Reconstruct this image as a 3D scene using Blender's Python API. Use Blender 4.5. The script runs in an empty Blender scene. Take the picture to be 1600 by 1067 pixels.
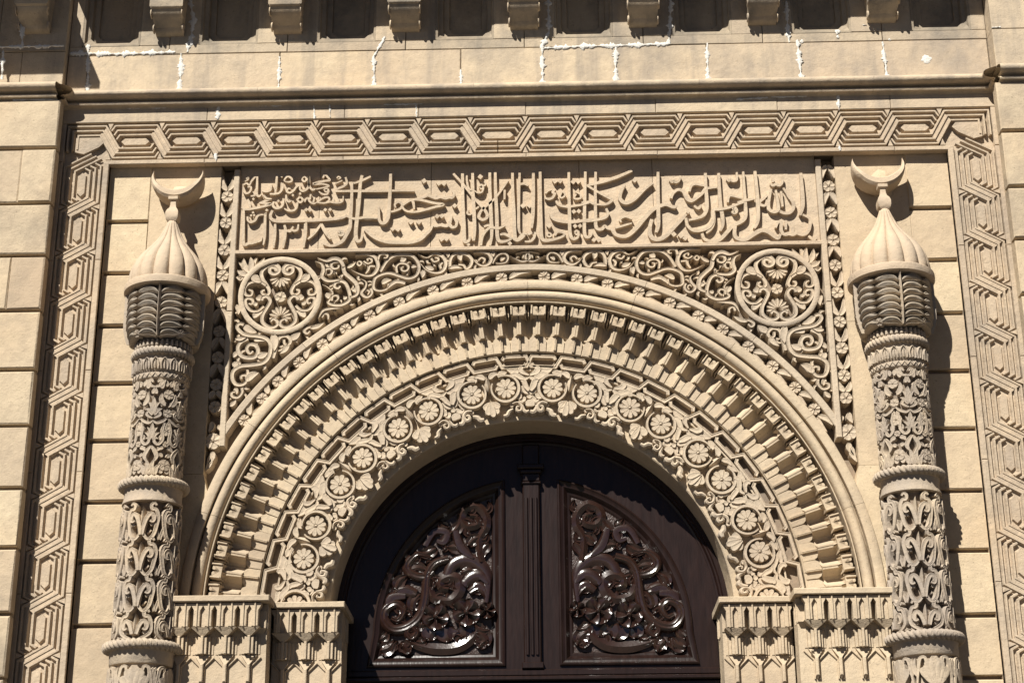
import bpy, math, random
from mathutils import Matrix, Vector
R = math.radians
sin, cos, pi = math.sin, math.cos, math.pi
rnd = random.Random(7)
SC = bpy.context.scene
COL = SC.collection

# ------------------------------------------------------------------ camera, sky, sun, exposure
cd = bpy.data.cameras.new('camera')
cam = bpy.data.objects.new('camera', cd)
COL.objects.link(cam)
cd.sensor_width = 36.0
cd.lens = 60.153
cd.clip_end = 2000
yaw, pit, rol = R(-1.32376), R(20.96255), R(-0.41496)
fw = Vector((sin(yaw) * cos(pit), cos(yaw) * cos(pit), sin(pit)))
r0 = Vector((cos(yaw), -sin(yaw), 0)); u0 = r0.cross(fw)
rt = r0 * cos(rol) + u0 * sin(rol); up = -r0 * sin(rol) + u0 * cos(rol)
mw = Matrix((rt, up, -fw)).transposed().to_4x4()
mw.translation = (0.11305, -8.76085, -1.86823)
cam.matrix_world = mw
SC.camera = cam

TX, TZ = 0.50, 1.12            # sun travel per metre of depth: right, down
sun_el = math.atan2(TZ, math.hypot(1, TX)); sun_az = math.atan2(-TX, -1)
w = bpy.data.worlds.new('World'); SC.world = w; w.use_nodes = True
nt = w.node_tree; bg = nt.nodes['Background']
sk = nt.nodes.new('ShaderNodeTexSky'); sk.sky_type = 'NISHITA'; sk.sun_disc = False
sk.sun_elevation = sun_el; sk.sun_rotation = sun_az
nt.links.new(sk.outputs[0], bg.inputs[0]); bg.inputs[1].default_value = 0.05
sk.air_density = 0.12; sk.dust_density = 0.05; sk.altitude = 0
sd = bpy.data.lights.new('sun', 'SUN'); sd.energy = 5.0; sd.angle = R(0.53); sd.color = (1, .955, .87)
so = bpy.data.objects.new('sun', sd); COL.objects.link(so); so.location = (-4, -9, 12)
so.rotation_euler = Vector((TX, 1, -TZ)).to_track_quat('-Z', 'Y').to_euler()
SC.view_settings.view_transform = 'Standard'; SC.view_settings.look = 'None'
SC.view_settings.exposure = 0.77; SC.view_settings.gamma = 1
SC.view_settings.use_curve_mapping = False

# ------------------------------------------------------------------ materials
def node(nt, t, **kw):
    n = nt.nodes.new(t)
    for k, v in kw.items(): setattr(n, k, v)
    return n
def stone(name, c1, c2, stain=(.13, .115, .10), stain_amt=.5, streak=0., bump=.35, rough=.9, soot=0., sootcol=(.055, .055, .058)):
    m = bpy.data.materials.new(name); m.use_nodes = True; nt = m.node_tree; L = nt.links.new
    b = nt.nodes['Principled BSDF']; b.inputs['Roughness'].default_value = rough
    b.inputs['Specular IOR Level'].default_value = .12
    geo = node(nt, 'ShaderNodeNewGeometry'); oi = node(nt, 'ShaderNodeObjectInfo')
    def noise(scale, detail=4, ro=.6, vec=None):
        n = node(nt, 'ShaderNodeTexNoise'); n.inputs['Scale'].default_value = scale
        n.inputs['Detail'].default_value = detail; n.inputs['Roughness'].default_value = ro
        L(vec if vec else geo.outputs['Position'], n.inputs['Vector']); return n.outputs['Fac']
    def ramp(src, a, b_, lo=0., hi=1.):
        r = node(nt, 'ShaderNodeMapRange'); L(src, r.inputs[0])
        for i, v in enumerate((a, b_, lo, hi)): r.inputs[i + 1].default_value = v
        return r.outputs[0]
    def mix(f, a, c, bt='MIX'):
        x = node(nt, 'ShaderNodeMix', data_type='RGBA', blend_type=bt)
        if isinstance(f, float): x.inputs[0].default_value = f
        else: L(f, x.inputs[0])
        for k, v in ((6, a), (7, c)):
            if isinstance(v, tuple): x.inputs[k].default_value = (*v, 1)
            else: L(v, x.inputs[k])
        return x.outputs[2]
    base = mix(oi.outputs['Random'], c1, c2)
    base = mix(ramp(noise(3.2, 3), .35, .7, 0, .55), base, c1)
    base = mix(ramp(noise(1.35, 3, .5), .52, .75, 0, .38), base, (.56, .385, .225))
    base = mix(ramp(noise(26, 5, .7), .3, .75, 0, .30), base, tuple(x * .72 for x in c2))
    base = mix(ramp(noise(240, 2, .7), .3, .75, 0, .34), base, tuple(x * .6 for x in c2))
    base = mix(ramp(noise(75, 1, .5), .70, .76, 0, .5), base, tuple(x * .35 for x in c2))
    sep = node(nt, 'ShaderNodeMath', operation='FRACT'); mul = node(nt, 'ShaderNodeMath', operation='MULTIPLY'); mul.inputs[1].default_value = 7.31
    L(oi.outputs['Random'], mul.inputs[0]); L(mul.outputs[0], sep.inputs[0])
    base = mix(ramp(sep.outputs[0], .35, 1.0, 0, .42), base, tuple(x * y for x, y in zip(c2, (.76, .74, .76))))
    base = mix(ramp(noise(6.5, 5, .7), .46, .70, 0, .34), base, tuple(x * y for x, y in zip(c2, (.70, .70, .74))))
    st = ramp(noise(1.7, 6, .68), .47, .68, 0, min(.85, stain_amt * 1.35))
    base = mix(st, base, stain)
    if streak:
        mp = node(nt, 'ShaderNodeMapping'); mp.inputs['Scale'].default_value = (4.2, 3, .55)
        L(geo.outputs['Position'], mp.inputs['Vector'])
        base = mix(ramp(noise(1.6, 5, .6, mp.outputs[0]), .5, .68, 0, streak), base, stain)
    if soot:
        base = mix(ramp(noise(6, 4, .65), .40, .56, 0, soot), base, sootcol)
    L(base, b.inputs['Base Color'])
    bm1 = node(nt, 'ShaderNodeBump'); bm1.inputs['Strength'].default_value = bump; bm1.inputs['Distance'].default_value = .006
    L(noise(120, 4, .7), bm1.inputs['Height'])
    bm2 = node(nt, 'ShaderNodeBump'); bm2.inputs['Strength'].default_value = bump; bm2.inputs['Distance'].default_value = .02
    L(noise(14, 4, .6), bm2.inputs['Height']); L(bm1.outputs[0], bm2.inputs['Normal'])
    L(bm2.outputs[0], b.inputs['Normal'])
    return m
MS_ASH = stone('ashlar_sandstone', (0.610, 0.508, 0.354), (0.480, 0.382, 0.273), stain_amt=.35)
MS_WALL = stone('wall_sandstone', (0.610, 0.498, 0.339), (0.530, 0.417, 0.288), stain_amt=.2)
MS_FRZ = stone('frieze_sandstone', (0.600, 0.488, 0.339), (0.500, 0.402, 0.293), stain=(0.220, 0.193, 0.167), stain_amt=.5, streak=.6)
MS_FRZ2 = stone('upper_frieze_sandstone', (0.530, 0.432, 0.308), (0.450, 0.371, 0.273), stain=(0.180, 0.163, 0.141), stain_amt=.6, streak=.7)
MS_FRET = stone('fret_sandstone', (0.540, 0.428, 0.306), (0.480, 0.388, 0.285), stain=(0.250, 0.217, 0.182), stain_amt=.45, streak=.25, bump=.5)
MS_CARV = stone('carved_sandstone', (0.560, 0.457, 0.338), (0.500, 0.413, 0.306), stain=(0.270, 0.237, 0.203), stain_amt=.3, bump=.4)
MS_BACK = stone('carving_ground', (0.270, 0.212, 0.161), (0.235, 0.186, 0.139), stain_amt=.4) # grimy ground, base colour darkened further to deepen the shade in carved recesses
MS_TEXT = stone('inscription_sandstone', (0.570, 0.457, 0.333), (0.540, 0.433, 0.310), stain_amt=.18, bump=.5)
MS_ARCH = stone('arch_sandstone', (0.560, 0.453, 0.317), (0.510, 0.413, 0.296), stain_amt=.22)
MS_COL = stone('column_sandstone', (0.520, 0.423, 0.306), (0.460, 0.377, 0.280), stain=(0.250, 0.217, 0.193), stain_amt=.45, bump=.4, soot=.3, sootcol=(0.220, 0.201, 0.193))
MS_LEAF = stone('sooty_leaf_stone', (.44, .36, .265), (.38, .315, .235), stain=(.19, .172, .15), stain_amt=.5, soot=.6, sootcol=(.19, .172, .152))
MS_LCORE = stone('gap_shade_core_stone', (.15, .128, .105), (.13, .112, .092), stain=(.08, .076, .07), stain_amt=.6)  # soot tone taken darker, painting shade into the gaps between leaflets
MS_DOME = stone('dome_sandstone', (0.560, 0.448, 0.322), (0.530, 0.423, 0.306), stain=(0.270, 0.237, 0.203), stain_amt=.3)
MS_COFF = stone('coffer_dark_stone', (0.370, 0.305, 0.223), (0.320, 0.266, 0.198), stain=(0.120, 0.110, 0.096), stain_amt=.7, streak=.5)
def simple(name, col, rough=.8, bump=0, scale=100, spec=.3, coat=0., lo=.75, hi=1.25, grain=None):
    m = bpy.data.materials.new(name); m.use_nodes = True; nt = m.node_tree
    b = nt.nodes['Principled BSDF']; b.inputs['Roughness'].default_value = rough
    b.inputs['Specular IOR Level'].default_value = spec; b.inputs['Coat Weight'].default_value = coat
    b.inputs['Coat Roughness'].default_value = .25
    g = node(nt, 'ShaderNodeNewGeometry')
    n = node(nt, 'ShaderNodeTexNoise'); n.inputs['Scale'].default_value = scale; n.inputs['Detail'].default_value = 5
    if grain:
        mp = node(nt, 'ShaderNodeMapping'); mp.inputs['Scale'].default_value = grain; nt.links.new(g.outputs['Position'], mp.inputs['Vector']); nt.links.new(mp.outputs[0], n.inputs['Vector'])
    else: nt.links.new(g.outputs['Position'], n.inputs['Vector'])
    x = node(nt, 'ShaderNodeMix', data_type='RGBA'); nt.links.new(n.outputs['Fac'], x.inputs[0])
    x.inputs[6].default_value = (*[c * lo for c in col], 1); x.inputs[7].default_value = (*[min(1, c * hi) for c in col], 1)
    nt.links.new(x.outputs[2], b.inputs['Base Color'])
    if bump:
        bp = node(nt, 'ShaderNodeBump'); bp.inputs['Strength'].default_value = bump; bp.inputs['Distance'].default_value = .006
        nt.links.new(n.outputs['Fac'], bp.inputs['Height']); nt.links.new(bp.outputs[0], b.inputs['Normal'])
    return m
M_MORT = simple('white_mortar', (.62, .60, .555), .95, .9, 160)
M_WOOD = simple('dark_painted_wood', (.0125, .0060, .0048), .33, .22, 14, .34, 0., .35, 1.9, (3.2, 1, .55))
M_CWOOD = simple('carved_varnished_wood', (.021, .0095, .0068), .20, .24, 38, .75, .45, .5, 1.6)
M_STIP = simple('punched_wood_ground', (.030, .015, .011), .42, .7, 90, .5)
M_PAVE = simple('pavement_stone', (.07, .064, .056), .85, .4, 8)
M_ASPH = simple('asphalt', (.05, .05, .05), .9, .4, 30)

# ------------------------------------------------------------------ mesh helpers
class MB:
    def __init__(s): s.v = []; s.f = []
    def add(s, vs, fs):
        n = len(s.v); s.v += vs; s.f += [tuple(i + n for i in f) for f in fs]
    def poly(s, vs): s.add(list(vs), [tuple(range(len(vs)))])
    def box(s, x0, x1, y0, y1, z0, z1, c=0., tf=None, jit=0.):
        """box whose front (y0) edges are chamfered by c"""
        j = lambda: rnd.uniform(-jit, jit) if jit else 0.
        a = [(x0 + c, y0, z0 + c), (x1 - c, y0, z0 + c), (x1 - c, y0, z1 - c), (x0 + c, y0, z1 - c)] if c else []
        b = [(x0, y0 + c, z0), (x1, y0 + c, z0), (x1, y0 + c, z1), (x0, y0 + c, z1)]
        d = [(x0, y1, z0), (x1, y1, z0), (x1, y1, z1), (x0, y1, z1)]
        if jit: a = [(p[0] + j(), p[1] + j(), p[2] + j()) for p in a]
        vs = a + b + d; f = []
        if c:
            f.append((0, 1, 2, 3)); k = 4
            f += [(i, k + i, k + (i + 1) % 4, (i + 1) % 4) for i in range(4)]
        else:
            f.append((0, 1, 2, 3)); k = 0
        f += [(k + i, k + 4 + i, k + 4 + (i + 1) % 4, k + (i + 1) % 4) for i in range(4)]
        f.append((k + 7, k + 6, k + 5, k + 4))
        if tf: vs = [tf(*p) for p in vs]
        s.add(vs, f)
    def grid(s, rows, closed=False):
        n = len(rows[0]); fs = []
        for i in range(len(rows) - 1):
            for j in range(n if closed else n - 1):
                k = (j + 1) % n
                fs.append((i * n + j, i * n + k, (i + 1) * n + k, (i + 1) * n + j))
        s.add([p for r in rows for p in r], fs)
    def prism(s, pts, y0, y1, tf=None, c=0.):
        """polygon in x,z extruded from y0 (front) to y1; fan front"""
        n = len(pts)
        f = [(x, y0, z) for x, z in pts]; b = [(x, y1, z) for x, z in pts]
        vs = f + b
        if tf: vs = [tf(*p) for p in vs]
        s.add(vs, [tuple(range(n))] + [(i, n + i, n + (i + 1) % n, (i + 1) % n) for i in range(n)])

def obj(name, M, mat, parent=None, smooth=True, loc=None, ang=38, kind=None):
    me = M if isinstance(M, bpy.types.Mesh) else mesh(name, M, mat, smooth, ang)
    o = bpy.data.objects.new(name, me); COL.objects.link(o)
    if parent is not None:
        o.parent = parent
        if loc is None: loc = -Vector(parent.location) if parent.type == 'EMPTY' else Vector((0, 0, 0))
    if loc is not None: o.location = loc
    if kind: o['kind'] = kind
    return o
def mesh(name, M, mat, smooth=True, ang=38):
    me = bpy.data.meshes.new(name); me.from_pydata(M.v, [], M.f)
    if mat: me.materials.append(mat)
    if smooth:
        me.polygons.foreach_set('use_smooth', [True] * len(me.polygons))
        me.set_sharp_from_angle(angle=R(ang))
    me.update(); return me
def thing(name, label, cat, loc=(0, 0, 0), group=None):
    o = bpy.data.objects.new(name, None); COL.objects.link(o); o.location = loc; o.empty_display_size = .1
    o['label'] = label; o['category'] = cat
    if group: o['group'] = group
    return o
def tag(o, label, cat, group=None):
    o['label'] = label; o['category'] = cat
    if group: o['group'] = group
    return o

ZC = 0.025                                  # height of the arch centre
def flat(Y, mirror=1): return lambda u, v, h: (mirror * u, Y - h, v)
def polar(Y, rr=0., th=90., zc=0.):
    def c(u, v, h):
        r = rr + v; a = R(th) - (u / rr if rr else 0)
        return (r * cos(a), Y - h, zc + r * sin(a))
    return c
def cyl(Rad, phi0=0.):
    def c(u, v, h):
        p = phi0 + u / Rad; q = Rad + h
        return (q * sin(p), -q * cos(p), v)
    return c
ROUND = [(-1, 0), (-1, .5), (-.62, .9), (0, 1), (.62, .9), (1, .5), (1, 0)]
GOUGE = [(-1, 0), (-1, .95), (-.82, 1), (-.4, .955), (.4, .955), (.82, 1), (1, .95), (1, 0)]
FLATP = [(-1, 0), (-1, .94), (-.9, 1), (.9, 1), (1, .94), (1, 0)]
RIDGE = [(-1, 0), (-.95, .55), (0, 1), (.95, .55), (1, 0)]
VEE = [(-.72, 0), (-.30, 1), (.30, 1), (.72, 0)]
CHAN = [(-1, 0), (-1, .97), (-.72, 1), (-.42, .93), (.42, .93), (.72, 1), (1, .97), (1, 0)]
def catmull(p, n, closed):
    out = []; m = len(p)
    for i in range(m if closed else m - 1):
        a = p[(i - 1) % m] if closed or i > 0 else p[0]
        b = p[i]; c = p[(i + 1) % m]; d = p[(i + 2) % m] if closed or i + 2 < m else p[m - 1]
        for k in range(n):
            t = k / n
            out.append(tuple(.5 * ((2 * b[q]) + (c[q] - a[q]) * t + (2 * a[q] - 5 * b[q] + 4 * c[q] - d[q]) * t * t + (3 * b[q] - a[q] - 3 * c[q] + d[q]) * t ** 3) for q in (0, 1)))
    if not closed: out.append(p[-1])
    return out
def stroke(M, pts, w, h, prof, ch, h0=0., sm=4, taper=None, closed=None, wlist=None):
    pts = [tuple(p) for p in pts]
    if closed is None: closed = len(pts) > 3 and math.dist(pts[0], pts[-1]) < 1e-6
    if closed and math.dist(pts[0], pts[-1]) < 1e-6: pts = pts[:-1]
    p = catmull(pts, sm, closed) if sm > 1 and len(pts) > 2 else pts
    n = len(p); rows = []
    for i in range(n):
        if closed: a, b = p[i - 1], p[(i + 1) % n]
        else: a, b = p[max(0, i - 1)], p[min(n - 1, i + 1)]
        dx, dy = b[0] - a[0], b[1] - a[1]; l = math.hypot(dx, dy) or 1e-9
        nx, ny = -dy / l, dx / l
        t = i / (n - 1) if n > 1 else 0
        k = w / 2
        if wlist:
            x = t * (len(wlist) - 1); j = min(int(x), len(wlist) - 2); k = w / 2 * (wlist[j] + (wlist[j + 1] - wlist[j]) * (x - j))
        elif taper: k *= taper[0] + (1 - taper[0]) * min(1, t / .35) if t < .35 else (taper[1] + (1 - taper[1]) * min(1, (1 - t) / .35) if t > .65 else 1)
        if not closed and sm == 1 and 0 < i < n - 1:      # mitre
            d1 = (p[i][0] - a[0], p[i][1] - a[1]); d2 = (b[0] - p[i][0], b[1] - p[i][1])
            l1 = math.hypot(*d1) or 1e-9; l2 = math.hypot(*d2) or 1e-9
            n1 = (-d1[1] / l1, d1[0] / l1); n2 = (-d2[1] / l2, d2[0] / l2)
            bx, by = n1[0] + n2[0], n1[1] + n2[1]; q = bx * bx + by * by
            if q > .3: nx, ny = 2 * bx / q, 2 * by / q
        rows.append([ch(p[i][0] + nx * k * a_, p[i][1] + ny * k * a_, h0 + h * b_) for a_, b_ in prof])
    m = len(prof); base = len(M.v); M.grid(rows)
    if closed:
        M.f += [(base + (n - 1) * m + j, base + (n - 1) * m + j + 1, base + j + 1, base + j) for j in range(m - 1)]
    else:
        M.f += [tuple(base + j for j in range(m)), tuple(base + (n - 1) * m + j for j in reversed(range(m)))]
def leaf(M, a, b, w, h, ch, h0=0., prof=GOUGE, bend=.12, n=5):
    dx, dy = b[0] - a[0], b[1] - a[1]
    mid = ((a[0] + b[0]) / 2 - dy * bend, (a[1] + b[1]) / 2 + dx * bend)
    stroke(M, [a, mid, b], w, h, prof, ch, h0, sm=n, wlist=[.3, .85, 1, .85, .5, .04])
PETAL = [(-1, 0), (-1, .93), (-.72, 1), (-.3, .955), (.3, .955), (.72, 1), (1, .93), (1, 0)]
DOMED = [(-1, 0), (-1, .62), (-.6, .93), (0, 1), (.6, .93), (1, .62), (1, 0)]
def petal(M, a, b, w, h, ch, h0=0., prof=GOUGE):
    p = [(a[0] + (b[0] - a[0]) * t, a[1] + (b[1] - a[1]) * t) for t in (0, .35, .7, .9, 1)]
    stroke(M, p, w, h, prof, ch, h0, sm=1, wlist=[.3, .75, 1, .85, .42])
def flower(M, c, n, rad, h, ch, rot=0., h0=0., inner=.2, width=None, prof=None):
    for k in range(n):
        a = rot + 2 * pi * k / n; d = (cos(a), sin(a)); wd = width or 2 * rad * sin(pi / n) * 1.0
        petal(M, (c[0] + d[0] * rad * inner, c[1] + d[1] * rad * inner), (c[0] + d[0] * rad, c[1] + d[1] * rad), wd, h * (.965 + .025 * (k % 2)), ch, h0, prof or PETAL)
    rows = []
    for i in range(4):
        q = i / 3; rr = rad * .24 * cos(q * pi / 2) + 1e-4; hh = h * (.55 + .5 * sin(q * pi / 2))
        rows.append([ch(c[0] + rr * cos(2 * pi * k / 10), c[1] + rr * sin(2 * pi * k / 10), h0 + hh) for k in range(10)])
    M.grid(rows, closed=True)
def pts_of(l): return [(l[i] / 1000, l[i + 1] / 1000) for i in range(0, len(l), 2)]
def arc_sweep(M, prof, a0, a1, n, zc=ZC):
    M.grid([[(r * cos(R(a0 + (a1 - a0) * i / n)), y, zc + r * sin(R(a0 + (a1 - a0) * i / n))) for r, y in prof] for i in range(n + 1)])
    m = len(prof); b = len(M.v) - m * (n + 1)
    M.f += [tuple(b + j for j in range(m)), tuple(b + n * m + j for j in range(m))]
def lathe(M, prof, n=48, z0=0., mod=None):
    M.grid([[((r * (mod(k, r, z) if mod else 1)) * sin(2 * pi * k / n), -(r * (mod(k, r, z) if mod else 1)) * cos(2 * pi * k / n), z + z0) for k in range(n)] for r, z in prof], closed=True)
def plan_sweep(M, prof, path):
    rows = []; n = len(path)
    for i, (x, y) in enumerate(path):
        def nrm(p, q):
            dx, dy = q[0] - p[0], q[1] - p[1]; l = math.hypot(dx, dy); return (dy / l, -dx / l)
        a = nrm(path[i - 1], path[i]) if i else nrm(path[0], path[1])
        b = nrm(path[i], path[i + 1]) if i < n - 1 else a
        bx, by = a[0] + b[0], a[1] + b[1]; q = bx * bx + by * by
        ox, oy = 2 * bx / q, 2 * by / q
        rows.append([(x + ox * d, y + oy * d, z) for d, z in prof])
    M.grid(rows)

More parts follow.
